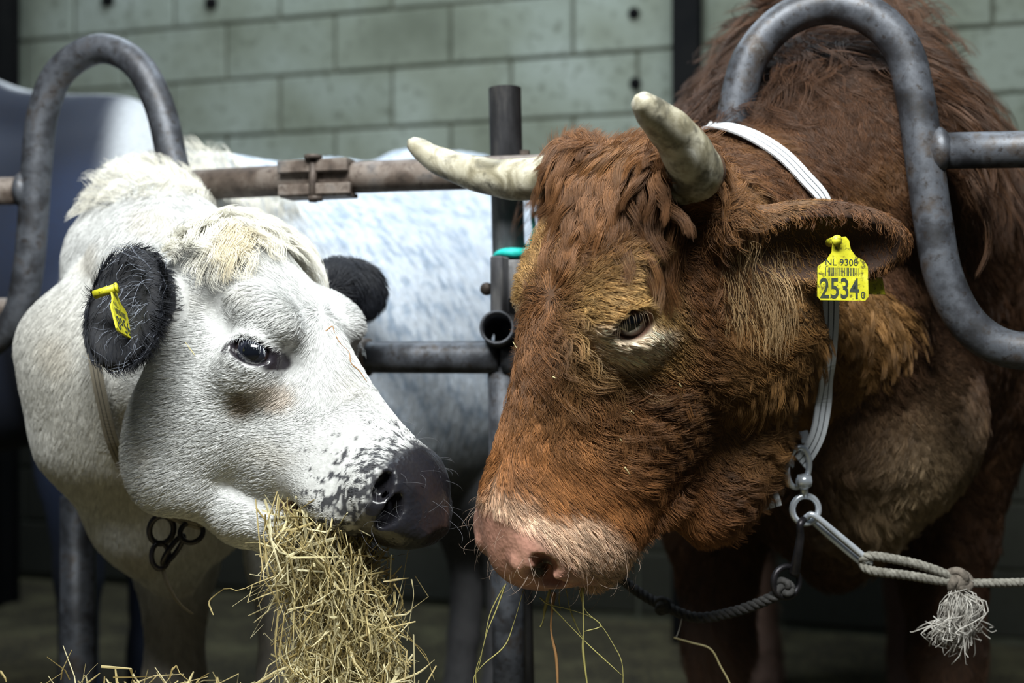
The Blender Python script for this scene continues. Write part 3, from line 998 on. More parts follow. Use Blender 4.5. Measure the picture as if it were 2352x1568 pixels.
# long tan hair hanging from the base of the ear
def ef_dens(p, n):
    a = unit(en_tip - en_base); s_ = (p - en_base) @ a
    return 24000 * FUR * is_ear(p) * (s_ < .10) * (s_ > -.01) * (p[:, 2] < en_base[2] + .005) * (n[:, 1] < .3)
fur('ear_hair', bull, BV, BQ, BN, ef_dens, lambda p, n: .055 + .02 * wob(p, 30, 27), lambda p, n: np.stack([.12 + .2 * wob(p, 20, 28), np.full(len(p), -.1), np.full(len(p), -1.0)], 1),
    lambda p, n: mix((.28, .18, .085), (.15, .065, .024), smooth(-.2, .8, wob(p, 30, 29))), lift=.35, K=8, rad=.0003, wave=.06, wfreq=.8, clump=.3, csize=.03, jitter=.6, seed=8, droop=.25)
# short hair inside the ear rim and whiskers round the muzzle
def wk_dens(p, n):
    l, e, head, nose, pale = bull_masks(p)
    return 2200 * head * (l[:, 1] > .25) * (l[:, 2] < .02)
fur('whiskers', bull, BV, BQ, BN, wk_dens, lambda p, n: .028 + .010 * wob(p, 50, 31), lambda p, n: np.tile(np.array([-.2, -.1, -.8]), (len(p), 1)), lambda p, n: np.tile(np.array([.35, .26, .2]), (len(p), 1)),
    lift=1.1, K=6, rad=.00013, jitter=.5, seed=9)

def lashes(parent, e, d, a, h, color, n, L, seed, rad=.0004, spread=.021, down=.4):
    r = np.random.default_rng(seed)
    sgn = 1 if h[2] > 0 else -1
    mb = []
    for i in range(n):
        u = -1 + 2 * (i + r.uniform(0, 1)) / n
        p0 = e + d * .0255 + a * u * spread + h * sgn * .0135 * math.sqrt(max(0, 1 - u * u * .8))
        k = L * r.uniform(.5, 1.15)
        p1 = p0 + d * k * .55 - h * sgn * k * down * .25 + a * u * k * .2
        p2 = p0 + d * k * .65 + (np.array([0, 0, -.5]) - h * sgn * .5) * k * down + a * u * k * .3
        mb.append([p0, p0 * .5 + p1 * .5 + d * .001, p1, p2])
    X = np.array(mb)
    hc = bpy.data.hair_curves.new('eyelashes')
    hc.add_curves([4] * n)
    hc.attributes['position'].data.foreach_set('vector', X.astype(np.float32).ravel())
    ra = hc.attributes.get('radius') or hc.attributes.new('radius', 'FLOAT', 'POINT')
    ra.data.foreach_set('value', np.tile(np.array([1, .9, .7, .2]) * rad, n).astype(np.float32))
    ca = hc.attributes.new('coat', 'FLOAT_COLOR', 'CURVE')
    ca.data.foreach_set('color', np.tile(np.array([*color, 1]), n).astype(np.float32))
    hc.materials.append(M['fur'])
    o = bpy.data.objects.new('eyelashes', hc)
    link(o, parent); o.matrix_parent_inverse = Matrix.Translation(-Vector(parent.location)); o['kind'] = 'stuff'

def eye_mat(name, iris, pupil):
    m, nt, b = new_mat(name)
    at = nt.nodes.new('ShaderNodeAttribute'); at.attribute_name = 'iris'
    c = ramp(nt, at.outputs['Fac'], [(0.0, pupil), (.42, pupil), (.46, iris), (.80, iris), (.86, (.012, .008, .008)), (1.0, (.03, .02, .02))])
    nt.links.new(c, b.inputs['Base Color'])
    b.inputs['Roughness'].default_value = .06
    b.inputs['Coat Weight'].default_value = 1.0
    b.inputs['Coat Roughness'].default_value = .03
    return m
M['eye_brown'] = eye_mat('dark_brown_eye', (.030, .016, .012), (.004, .004, .005))
M['eye_blue'] = eye_mat('blue_black_eye', (.016, .018, .028), (.004, .005, .008))
def eyeball(parent, c, d, a, r, material):
    h = np.cross(d, a)
    Rm = np.stack([a, h, d], 1)
    v, f = sphere_geo((0, 0, 0), r, 32, 20)
    v = np.array(v)
    g = 1 + .10 * np.exp(-((1 - v[:, 2] / r) / .12))
    wv = [c + Rm @ (q * k) for q, k in zip(v, g)]
    o = mesh_obj('eye', wv, f, material, parent)
    at = o.data.attributes.new('iris', 'FLOAT', 'POINT')
    rr = np.arccos(np.clip(v[:, 2] / r, -1, 1)) / 1.0
    at.data.foreach_set('value', rr.astype(np.float32))
    return o
for i, sx in enumerate((-1, 1)):
    dw, aw, hw_ = eye_axes(BR, BEDIR[i], BAX if sx < 0 else BR @ np.array([-.25, .8, -.35]))
    eyeball(bull, world(BEYE[i], BR, BT), unit(dw + aw * .15), aw, .0245, M['eye_brown'])
    lashes(bull, world(BEYE[i], BR, BT), dw, aw, hw_, (.22, .16, .10), 18, .019, 40 + i, rad=.00022, down=1.0)

def horn(parent, pts, r0, r1, name='horn'):
    path = catmull(pts, 40)
    t = np.linspace(0, 1, 40)
    rad = r0 * (1 - t) ** .75 * (1 + .0) + r1 * t ** .5 + .0010 * np.sin(t * 34) * (1 - t)
    rad[-1] = r1 * .45; rad[-2] = r1 * .85
    return tube(name, path, rad, M['horn'], parent, 24)
hb = bw(-.10, -.155, .058)
horn(bull, [hb, P(1598, 392, 1.275), P(1556, 318, 1.235), P(1500, 262, 1.20), P(1462, 222, 1.18)], .0335, .0075)
hb2 = bw(.09, -.155, .058)
horn(bull, [hb2, P(1200, 412, 1.50), P(1100, 400, 1.53), P(1010, 370, 1.55), P(960, 338, 1.555), P(937, 322, 1.555)], .030, .005)
# ------------------------------------------------------------------ the white cow
WR = np.array([[-0.5193, 0.789, 0.3284], [-0.8544, -0.4702, -0.2213], [-0.0202, -0.3955, 0.9183]])
WR = frame(WR[:, 1], WR[:, 2])
WT = np.array([-0.2804, 1.4598, 0.9462])
WR, WT = yaw(WR, WT, 6, np.array([.095, .018, 0]))
WR, WT = roll(WR, WT, 7.5, np.array([.095, .018, 0]))
print('cow forward', WR[:, 1])
YS = 0.885
def ww(*l): return world((l[0], l[1] * YS if l[1] > 0 else l[1], l[2]), WR, WT)
def wlocal(p):
    l = local(p, WR, WT); l[:, 1] = np.where(l[:, 1] > 0, l[:, 1] / YS, l[:, 1]); return l
WEYE = [np.array([sx * .088, .018, .0]) for sx in (1, -1)]
WEDIR = [unit(np.array([sx * .88, .30, .25])) for sx in (1, -1)]
WAX = np.array([.92, 0, -.34])
cow = empty('cow', (-.45, 2.2, 0))
tag(cow, 'white cow with black ears and black speckled muzzle eating hay', 'cow')
lo = np.array([-.66, 1.12, .62]); hi = np.array([-.02, 1.72, 1.16])
fd = Field(axis(-.85, .18, lo[0], hi[0], .0036, .02), axis(1.08, 3.2, lo[1], hi[1], .0036, .026), axis(-.03, 1.5, lo[2], hi[2], .0036, .02))
cd_ = unit(np.array([.42, .56, 0])); cs_ = np.array([cd_[1], -cd_[0], 0])
Rc = np.stack([cs_, cd_, E3], 1)
def cb(along, side, z): return np.array([-.58, 2.02, 0]) + cd_ * along + cs_ * side + np.array([0, 0, z])
fd.ell(cb(.40, 0, .93), (.27, .62, .345), Rc, .05)
fd.ell(cb(.05, 0, .95), (.22, .26, .325), Rc, .08)
fd.ell(cb(.78, 0, 1.04), (.25, .28, .33), Rc, .08)
fd.chain([(cb(.0, 0, 1.20), .06), (cb(.35, 0, 1.235), .06), (cb(.60, 0, 1.285), .065), (cb(.85, 0, 1.31), .06)], .08)
fd.chain([(ww(0, -.08, -.03), .080), (P(385, 630, 1.66), .095), (P(350, 620, 1.82), .120), (cb(.05, 0, 1.06), .19)], .06)
fd.chain([(P(400, 540, 1.66), .05), (P(330, 475, 1.80), .05), (cb(.0, 0, 1.15), .07)], .05)
fd.chain([(ww(0, -.05, -.11), .05), (P(272, 830, 1.70), .118), (P(300, 960, 1.72), .115), (P(400, 1130, 1.82), .115), (cb(.02, 0, .72), .13)], .06)
fd.chain([(P(150, 790, 1.70), .055), (P(205, 1000, 1.70), .055), (P(310, 1190, 1.76), .045), (P(400, 1320, 1.84), .04)], .05)
for sx, al in ((.2, -.04), (1.3, .08)):
    q = cb(al, sx * .14, 0)
    fd.chain([(q + (0, 0, .80), .12), (q + (0, 0, .58), .07), (q + (0, -.01, .40), .043), (q + (0, -.01, .36), .046), (q + (0, 0, .18), .032), (q + (0, 0, .09), .04), (q + (0, -.02, .02), .047)], .03)
    q = cb(.76, (sx - .5) * .10, 0)
    fd.chain([(q + (0, 0, .85), .15), (q + (0, 0, .62), .09), (q + cd_ * .08 + (0, 0, .44), .048), (q + cd_ * .06 + (0, 0, .26), .034), (q + cd_ * .03 + (0, 0, .09), .042), (q + (0, 0, .02), .048)], .03)
fd.chain([(cb(1.06, 0, 1.24), .035), (cb(1.10, 0, 1.0), .025), (cb(1.10, 0, .55), .022)], .03)
sec = [(-.185, .05, -.05, .04, .05, .04), (-.16, .092, -.09, .07, .085, .06), (-.12, .105, -.16, .084, .100, .068), (-.07, .095, -.25, .081, .101, .062), (-.02, .080, -.264, .078, .100, .060),
       (.03, .060, -.260, .069, .093, .058), (.08, .036, -.245, .056, .082, .054), (.13, .014, -.198, .047, .072, .050), (.18, -.002, -.155, .046, .070, .055),
       (.22, -.012, -.140, .054, .073, .058), (.26, -.028, -.134, .056, .073, .056), (.288, -.052, -.122, .046, .060, .045), (.304, -.075, -.105, .02, .03, .02)]
fd.loft(sec, WR, WT, .02)
jaw = [(ww(0, -.02, -.215), .052), (ww(0, .06, -.214), .046), (ww(0, .13, -.205), .038), (ww(0, .19, -.193), .031), (ww(0, .248, -.184), .027)]
fd.chain(jaw, .02)
for sx in (1, -1):
    fd.chain([(ww(sx * .05, -.03, -.205), .045), (ww(sx * .04, .08, -.204), .038), (ww(sx * .028, .18, -.184), .027), (ww(sx * .02, .245, -.178), .020)], .012)
for i, sx in enumerate((1, -1)):
    fd.ell(ww(sx * .078, -.042, -.14), (.034, .085, .125), WR, .03)
    fd.ell(ww(sx * .074, .0, .042), (.028, .050, .028), WR, .035)
    fd.ell(world(WEYE[i], WR, WT), (.0292, .0292, .0292), WR, .02)
    fd.ell(ww(sx * .048, .257, -.070), (.034, .040, .044), WR, .018)
    fd.ell(ww(sx * .050, .205, -.112), (.034, .055, .034), WR, .02)
    dw, aw, hw_ = eye_axes(WR, WEDIR[i], WAX if sx > 0 else WR @ np.array([.25, .8, -.22]))
    Re = np.stack([aw, hw_, dw], 1); ec = world(WEYE[i], WR, WT)
    up_ = hw_ * np.sign(hw_[2])
    fd.ell(ec - dw * .014 - up_ * .030, (.038, .028, .032), Re, .035)
    fd.ell(ec + dw * .026, (.0270, .0148, .023), Re, .005, cut=True)
    fd.ell(ec + dw * .025 + aw * .025, (.013, .0045, .009), Re, .005, cut=True)
fd.ell(ww(0, .264, -.075), (.05, .048, .055), WR, .02)
for sx in (1, -1):
    d = unit(np.array([sx * .62, .75, -.05])); a = unit(np.array([0, .35, .9])); a = unit(a - d * (a @ d))
    Rn = WR @ np.stack([np.cross(a, d), a, d], 1)
    fd.ell(ww(sx * .054, .288, -.073), (.0125, .024, .024), Rn, .008, cut=True)
    fd.ell(ww(sx * .067, .274, -.051), (.008, .017, .018), Rn, .008, cut=True)
    fd.ell(ww(sx * .040, .292, -.060), (.012, .022, .012), Rn, .010)
# mouth cavity
fd.ell(ww(0, .228, -.147), (.075, .088, .0115), lrot(WR, [(1, 0, 0), (0, 1, -.06), (0, .06, 1)]), .010, cut=True)
# ears
wc, wRm, wL = ear_shape(fd, P(318, 575, 1.385), P(268, 822, 1.345), (-.20, -.97, .0), .048, .028, ww(.10, -.14, -.01))
fd.cone(ww(.10, -.135, -.02), P(325, 690, 1.40), .034, .026, .02)
wf0, wf1 = P(730, 655, 1.60), P(868, 668, 1.66)
ear_shape(fd, wf0, wf1, (.2, .95, -.1), .044, .024, ww(-.09, -.135, -.005))
WV, WQ = fd.mesh()
WN = vnormals(WV, WQ)
print('cow verts', len(WV))
earc = P(272, 692, 1.43)
farc = P(815, 672, 1.64)
def cow_masks(p):
    l = wlocal(p)
    e = np.minimum(*[np.linalg.norm((local(p, WR, WT) - c) * np.array([1, .85, 1.05]), axis=1) for c in WEYE])
    head = (l[:, 1] > -.22) & (l[:, 1] < .4) & (np.abs(l[:, 0]) < .15) & (np.abs(l[:, 2]) < .3)
    q = (p - wc) @ wRm; ear = ((q[:, 0] / (wL * 1.12)) ** 2 + (q[:, 1] / .060) ** 2 + (q[:, 2] / .062) ** 2 < 1)
    far = np.linalg.norm(p - farc, axis=1) < .066
    nose = smooth(.246, .260, l[:, 1] + .05 * l[:, 2] - .5 * np.maximum(np.abs(l[:, 0]) - .052, 0)) * head
    lip = head * (l[:, 2] < -.134) * smooth(.17, .20, l[:, 1]) * (l[:, 2] > -.192)
    return l, e, head, ear, far, nose, lip
def speck(p):
    s = wob(p, 430, 41) + .9 * wob(p, 680, 42)
    l = wlocal(p)
    g = smooth(.135, .25, l[:, 1] - .55 * np.maximum(l[:, 2] + .055, 0) + .25 * np.maximum(-l[:, 2] - .095, 0))
    return (s > 1.45 - 1.6 * g) * (g > .02)
def eye_slit(p):
    dw, aw, hw_ = eye_axes(WR, WEDIR[0], WAX)
    q = p - world(WEYE[0], WR, WT) - aw * .007
    return np.sqrt((q @ aw / .041) ** 2 + (q @ hw_ / .0180) ** 2 + (q @ dw / .06) ** 2)
def cow_color(p, n=None):
    l, e, head, ear, far, nose, lip = cow_masks(p)
    w = wob(p, 12, 43); w2 = wob(p, 45, 44)
    c = mix((.62, .625, .615), (.55, .525, .46), .6 * smooth(-.2, 1, w))
    c = mix(c, (.52, .46, .36), .35 * smooth(.45, 1.1, w2))
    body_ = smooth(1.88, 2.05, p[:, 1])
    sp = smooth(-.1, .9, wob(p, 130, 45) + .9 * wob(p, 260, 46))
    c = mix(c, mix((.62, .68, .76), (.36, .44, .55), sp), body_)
    c = mix(c, (.30, .24, .17), smooth(.62, .45, p[:, 2]) * .6)  # brown dirt and shade put into the coat low on the animal
    c = mix(c, (.09, .09, .10), smooth(.80, .60, p[:, 2]) * smooth(2.1, 2.3, p[:, 1]) * .9)  # hind legs dimmed: dirt and shade painted into their colour
    st = np.exp(-(((l - np.array([0.082, 0.0478, -0.0574])) / np.array([.05, .014, .016])) ** 2).sum(1))
    c = mix(c, (.22, .17, .12), np.clip(st * 1.5, 0, .9) * head)
    st = np.exp(-(((l - np.array([0.072, 0.0756, -0.0348])) / np.array([.05, .018, .014])) ** 2).sum(1))
    c = mix(c, (.52, .38, .26), np.clip(st, 0, .5) * head)
    c = mix(c, (.018, .019, .026), (speck(p) & head) * .96)
    c = mix(c, (.016, .016, .021), np.maximum(nose, lip * .95))
    c = mix(c, (.03, .026, .034), head * smooth(1.05, .9, eye_slit(p)))
    c = mix(c, (.011, .0125, .018), np.maximum(ear, far) * 1.0)
    return c
ms = cow_masks(WV)
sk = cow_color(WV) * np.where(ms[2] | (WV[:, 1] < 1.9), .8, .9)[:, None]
mouth_in = ms[2] & (np.abs(ms[0][:, 2] + .147) < .016) & (ms[0][:, 1] > .13) & (ms[0][:, 1] < .275) & (np.abs(ms[0][:, 0]) < .058)
sk = mix(sk, (.11, .035, .032), mouth_in * .9)
wet = np.maximum(np.maximum(ms[5] * smooth(.252, .266, ms[0][:, 1]), mouth_in), smooth(.036, .03, ms[1]) * ms[2])
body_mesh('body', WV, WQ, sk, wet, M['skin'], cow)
def cow_flow(p, n):
    l = wlocal(p)
    hd = (l[:, 1] > -.2) & (np.abs(l[:, 0]) < .15) & (np.abs(l[:, 2]) < .28)
    wh = l - np.array([0, .03, .065])
    up = smooth(-.08, .03, l[:, 2])[:, None]
    fore = unit(wh * np.array([1., 1, .6]))
    cheek = unit(np.stack([0 * l[:, 0], -.75 + 0 * l[:, 0], -.6 + 0 * l[:, 0]], 1))
    dl = fore * up + cheek * (1 - up)
    m = smooth(.12, .18, l[:, 1])[:, None]
    dl = dl * (1 - m) + unit(np.stack([np.sign(l[:, 0]) * .25, -.7 + 0 * l[:, 0], -.6 + 0 * l[:, 0]], 1)) * m
    d = np.where(hd[:, None], dl @ WR.T, np.array([-.15, .35, -.9]))
    q = p - earc
    d = np.where(cow_masks(p)[3][:, None], q * np.array([1, .2, 1.]) / .06, d)
    return d + .18 * np.stack([wob(p, 22, 47), wob(p, 26, 48), wob(p, 26, 49)], 1)
def cow_dens(p, n):
    l, e, head, ear, far, nose, lip = cow_masks(p)
    vis = smooth(-.55, .05, -(n * unit(p - np.array([0, 0, H]))).sum(1))
    d = 290000 * np.where(p[:, 1] < 1.75, 1, np.where(p[:, 1] < 2.0, .4, .10)) * (.12 + .88 * vis)
    hairless = smooth(.250, .264, l[:, 1] + .05 * l[:, 2]) * head
    d = d * (1 - .98 * hairless) * (eye_slit(p) > .92) * (1 - .75 * lip)
    inside = ear & (np.linalg.norm(((p - wc) @ wRm) * np.array([1 / .085, 1 / .040, 0]), axis=1) < 1) & (n[:, 1] < 0)
    d = d * np.where(inside, .12, 1)
    mi = head & (np.abs(l[:, 2] + .147) < .013) & (l[:, 1] > .14) & (np.abs(l[:, 0]) < .06)
    return d * (1 - mi) * FUR
def cow_len(p, n):
    l, e, head, ear, far, nose, lip = cow_masks(p)
    L = np.where(head, .017 + .005 * wob(p, 20, 50), .024)
    L = np.where(head, L * (1 - .35 * smooth(.08, .045, e)) * (1 - .5 * smooth(.10, .2, l[:, 1])), L)
    return np.where(ear, .028, np.where(far, .026, L))
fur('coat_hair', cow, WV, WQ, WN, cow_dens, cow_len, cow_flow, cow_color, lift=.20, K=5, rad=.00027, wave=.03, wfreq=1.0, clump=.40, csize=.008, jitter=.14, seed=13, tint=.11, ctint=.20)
# forelock with a few dark strands
def wf_dens(p, n):
    l = wlocal(p)
    return 300000 * FUR * smooth(-.085, -.12, l[:, 1]) * (l[:, 2] > .035) * (np.abs(l[:, 0]) < .07) * (l[:, 1] > -.2)
def wf_col(p, n):
    l = wlocal(p)
    c = mix((.82, .80, .72), (.62, .52, .32), .7 * smooth(0, .9, wob(p, 50, 51)))
    return mix(c, (.05, .05, .055), (smooth(.35, .8, wob(p, 60, 52)) * (l[:, 0] > .015)) * .9)
fur('forelock', cow, WV, WQ, WN, wf_dens, lambda p, n: .05 + .015 * wob(p, 40, 53), lambda p, n: (np.stack([local(p, WR, WT)[:, 0] * 8 + .6 * wob(p, 40, 54), np.full(len(p), .8), .2 * wob(p, 30, 55)], 1)) @ WR.T,
    wf_col, lift=.7, K=12, rad=.00032, wave=.17, wfreq=1.2, clump=.62, csize=.010, jitter=.35, seed=14, droop=.3, tint=.06, ctint=.12)
# tousled hair on the crest of the neck
fur('mane', cow, WV, WQ, WN, lambda p, n: 30000 * FUR * (p[:, 2] > 1.15) * (p[:, 1] > 1.6) * (p[:, 1] < 2.0) * (n[:, 2] > .3), lambda p, n: .038 + .015 * wob(p, 30, 56),
    lambda p, n: np.stack([-.6 + .7 * wob(p, 30, 57), -.2 + .3 * wob(p, 30, 58), np.full(len(p), .3)], 1), lambda p, n: np.tile(np.array([.80, .77, .68]), (len(p), 1)),
    lift=.8, K=9, rad=.0003, wave=.2, wfreq=.9, clump=.7, csize=.018, jitter=.3, seed=15)
# wiry grey hair inside the near ear
fur('ear_hair', cow, WV, WQ, WN, lambda p, n: 8000 * FUR * cow_masks(p)[3] * (p[:, 0] > earc[0] + .008) * (n[:, 1] < .2), lambda p, n: .028 + .010 * wob(p, 60, 59),
    lambda p, n: np.stack([-.9 + .5 * wob(p, 40, 60), np.full(len(p), -.3), -.5 + .6 * wob(p, 40, 61)], 1), lambda p, n: np.tile(np.array([.20, .22, .27]), (len(p), 1)),
    lift=.5, K=8, rad=.00024, wave=.15, wfreq=.7, jitter=.5, seed=16)
fur('whiskers', cow, WV, WQ, WN, lambda p, n: 900 * cow_masks(p)[2] * (wlocal(p)[:, 1] > .2), lambda p, n: .03 + .01 * wob(p, 50, 62),
    lambda p, n: np.tile(np.array([.2, -.1, -.8]), (len(p), 1)), lambda p, n: np.tile(np.array([.10, .10, .11]), (len(p), 1)), lift=1.1, K=6, rad=.00017, jitter=.5, seed=17)
for i, sx in enumerate((1, -1)):
    dw, aw, hw_ = eye_axes(WR, WEDIR[i], WAX if sx > 0 else WR @ np.array([.25, .8, -.22]))
    eyeball(cow, world(WEYE[i], WR, WT), unit(dw + aw * .15), aw, .0245, M['eye_blue'])
    lashes(cow, world(WEYE[i], WR, WT), dw, aw, hw_, (.85, .88, .92), 26, .015, 50 + i, down=.6, rad=.00013)

# ------------------------------------------------------------------ blue-grey cow behind the barrier
blue = empty('cow', (-1.35, 2.85, 0))
tag(blue, 'blue-grey cow with a white stripe along its back behind the barrier', 'cow')
fd = Field(axis(-2.75, -.5, -1.6, -.9, .018, .03), axis(2.35, 3.45, 2.6, 3.0, .02, .03), axis(-.03, 1.75, 1.0, 1.5, .018, .03))
bd = unit(np.array([-.97, .12, 0])); bs = np.array([-bd[1], bd[0], 0]); Rq = np.stack([bd, bs, E3], 1)
def qb(al, s, z): return np.array([-.98, 2.86, 0]) + bd * al + bs * s + np.array([0, 0, z])
fd.ell(qb(.55, 0, 1.08), (.78, .32, .43), Rq, .05)
fd.ell(qb(.02, 0, 1.17), (.27, .27, .36), Rq, .08)
fd.chain([(qb(.0, 0, 1.48), .07), (qb(.4, 0, 1.54), .07), (qb(.95, 0, 1.52), .08)], .1)
fd.chain([(qb(.95, 0, 1.15), .28), (qb(1.25, .0, 1.2), .17), (qb(1.5, 0, 1.15), .12)], .08)
fd.chain([(qb(1.48, 0, 1.22), .12), (qb(1.6, -.05, 1.0), .09), (qb(1.66, -.08, .86), .075)], .05)
for sx in (-1, 1):
    for al in (.02, 1.0):
        q = qb(al, sx * .18, 0)
        fd.chain([(q + (0, 0, .95), .16), (q + (0, 0, .65), .09), (q + (0, 0, .40), .05), (q + (0, 0, .12), .045), (q + (0, 0, .03), .055)], .04)
    fd.cone(qb(1.42, sx * .08, 1.30), qb(1.40, sx * .24, 1.28), .035, .045, .03)
fd.chain([(qb(-.24, 0, 1.36), .04), (qb(-.27, 0, 1.0), .03), (qb(-.27, 0, .55), .04)], .03)
QV, QQ = fd.mesh()
qp = QV
al = (qp - np.array([-.98, 2.86, 0])) @ bd; sd_ = np.abs((qp - np.array([-.98, 2.86, 0])) @ bs)
w = wob(qp, 9, 70) * .05
c = mix((.004, .009, .024), (.016, .030, .075), smooth(-.5, .8, wob(qp, 11, 71)))
white = np.maximum(smooth(.05, .02, sd_ + w * .5) * (qp[:, 2] > 1.3), smooth(.02, -.05, al + w) * smooth(.85, 1.05, qp[:, 2])) * .8
c = mix(c, (.62, .64, .66), white)
body_mesh('body', QV, QQ, c, np.zeros(len(QV)), M['skin'], blue)
# ------------------------------------------------------------------ collars, tags, ropes, hay
CAM = Vector((0, 0, H))
bvh_bull = BVHTree.FromPolygons([tuple(q) for q in BV], BQ.tolist())
bvh_cow = BVHTree.FromPolygons([tuple(q) for q in WV], WQ.tolist())
def hit(bv, px, py, off=.012, dmin=.8):
    d = Vector(P(px, py, 1.0)) - CAM
    loc, nrm, i, dist = bv.ray_cast(CAM + d * dmin, d.normalized())
    if loc is None: return None, None
    n = np.array(nrm)
    if n @ np.array(d) > 0: n = -n
    return np.array(loc) + n * off, n

def ribbon(name, pts, outs, width, thick, material, parent, n=90):
    path = catmull(pts, n); o = catmull(outs, n)
    T = unit(np.gradient(path, axis=0))
    o = unit(o - T * (o * T).sum(1, keepdims=True))
    wv = np.cross(T, o)
    wd_ = np.broadcast_to(np.asarray(width, float), (len(pts),))
    w = np.interp(np.linspace(0, 1, n), np.linspace(0, 1, len(pts)), wd_)[:, None] / 2
    V = np.concatenate([path + wv * w + o * thick / 2, path - wv * w + o * thick / 2, path - wv * w - o * thick / 2, path + wv * w - o * thick / 2])
    Fc = []; uv = []
    s = np.r_[0, np.cumsum(np.linalg.norm(np.diff(path, axis=0), axis=1))]
    vv = [0, 1, 1, 0]
    for i in range(n - 1):
        for k in range(4):
            l = (k + 1) % 4
            Fc.append((k * n + i, l * n + i, l * n + i + 1, k * n + i + 1))
            uv += [(s[i], vv[k]), (s[i], vv[l]), (s[i + 1], vv[l]), (s[i + 1], vv[k])]
    Fc.append((0, n, 2 * n, 3 * n)); uv += [(0, 0), (0, 1), (0, 1), (0, 0)]
    Fc.append((n - 1, 4 * n - 1, 3 * n - 1, 2 * n - 1)); uv += [(s[-1], 0), (s[-1], 0), (s[-1], 1), (s[-1], 1)]
    ob = mesh_obj(name, V, Fc, material, parent, False)
    ul = ob.data.uv_layers.new(name='UVMap')
    ul.data.foreach_set('uv', np.array(uv, np.float32).ravel())
    return ob

def torus_geo(c, ax1, ax2, R1, R2, r, seg=40, sub=10):
    c = np.asarray(c)
    a = np.linspace(0, 2 * np.pi, seg, endpoint=False)
    return tube_geo([c + np.asarray(ax1) * R1 * math.cos(t) + np.asarray(ax2) * R2 * math.sin(t) for t in a], r, sub, closed=True)

def far_half(bv, T0, R0, back, depth, n, start=.30, off=.014):
    c = (np.asarray(T0) + np.asarray(R0)) / 2; u = (T0 - R0) / 2
    back = unit(np.asarray(back, float)); out = []; nn = []
    c2 = c + back * .05
    for th in np.linspace(0, math.pi, n + 2)[1:-1]:
        q = u * math.cos(th) + back * depth * math.sin(th)
        d = unit(q)
        r_ = np.linalg.norm(q)
        if th < 2.2:
            loc, nrm, i_, ds = bv.ray_cast(Vector(c2 + d * start), Vector(-d))
            if loc is not None and ds < start - .06:
                q = np.array(loc) - c + d * off
        out.append(c + q); nn.append(d)
    return out, nn

def twisted(name, pts, r, material, parent=None, n=140, pitch=.022, strands=3):
    path = catmull(pts, n)
    T, N, Bv = frames(path)
    s = np.r_[0, np.cumsum(np.linalg.norm(np.diff(path, axis=0), axis=1))]
    mb = MB()
    for k in range(strands):
        a = s / pitch * 2 * math.pi + k * 2 * math.pi / strands
        mb.add(*tube_geo(path + (N * np.cos(a)[:, None] + Bv * np.sin(a)[:, None]) * r * .5, r * .58, 7))
    return mb.build(name, material, parent)

def knot_geo(c, r, n=90, tr=.006, seed=0):
    rr = np.random.default_rng(seed)
    t = np.linspace(0, 2 * np.pi, n, endpoint=False)
    p, q = 2, 3
    rad = (2 + np.cos(q * t)) / 3
    X = np.stack([rad * np.cos(p * t), .75 * np.sin(q * t) * .6, rad * np.sin(p * t)], 1) * r
    return tube_geo(c + X, tr, 8, closed=True)

# --- bull collar
ring_c = P(1833, 1073, 1.53)
vis = [(1640, 314), (1668, 317), (1720, 336), (1780, 374), (1830, 424), (1868, 470)]
pts = []; outs = []
for q in vis:
    p_, n_ = hit(bvh_bull, *q, off=.017, dmin=1.42)
    pts.append(p_); outs.append(unit(n_ + np.array([.3, -.9, .2])))
dz = [p_[1] for p_ in pts]
for px, py in ((1884, 520), (1898, 590), (1907, 660), (1907, 740), (1901, 840), (1892, 920)):
    loc, nrm = None, None
    p_, n_ = hit(bvh_bull, px, py, .02, 1.50)
    d_ = min(p_[1], 1.66) - .036 if p_ is not None else 1.58
    pts.append(P(px, py, d_)); outs.append(np.array([.25, -.95, .1]))
dA, dB = pts[5][1], pts[8][1]; print('strap depths', [round(float(q[1]), 3) for q in pts])
for i_ in (6, 7): pts[i_] = P((0, 0, 0, 0, 0, 0, 1884, 1898)[i_], (0, 0, 0, 0, 0, 0, 520, 590)[i_], dA + (dB - dA) * (i_ - 5) / 3)
dl = pts[-1][1]
for (px, py), d_ in zip(((1880, 990), (1860, 1034), (1838, 1062)), (dl * .6 + 1.53 * .4, dl * .25 + 1.53 * .75, 1.53)):
    pts.append(P(px, py, d_)); outs.append(np.array([.25, -.93, -.2]))
fp, fn = far_half(bvh_bull, pts[0], pts[-1], (-.45, .9, 0), .14, 11, .36)
collar = empty('collar', (pts[-1][0], pts[-1][1], pts[-1][2]))
tag(collar, 'white webbing collar with two black stripes round the brown bull neck', 'collar')
ribbon('strap', pts, outs, .0235, .003, M['strap'], collar, 120)
ribbon('strap', [pts[0]] + fp + [pts[-1] + np.array([-.012, .012, .0])], [outs[0]] + fn + [np.array([-.6, -.4, -.7])], .0235, .003, M['strap'], collar, 90)
ribbon('strap_tail', [P(1738, 1060, 1.54), P(1752, 1100, 1.52), P(1768, 1145, 1.51), P(1774, 1166, 1.51)], [np.array([.1, -1, .1])] * 4, .0265, .003, M['strap'], collar, 12)
mb = MB().add(*torus_geo(ring_c, unit((.75, .1, -.25)), unit((.15, -.15, 1)), .0155, .0275, .0042))
rg = mb.build('ring', M['steel'], collar)
mb = MB().add(*tube_geo([P(1832, 1104, 1.52), P(1862, 1104, 1.52)], .0085, 8)).add(*sphere_geo(P(1846, 1106, 1.525), .011, 12, 8)).add(*tube_geo([P(1846, 1100, 1.53), P(1848, 1142, 1.53)], .0055, 10))
mb.build('swivel', M['steel'], rg)
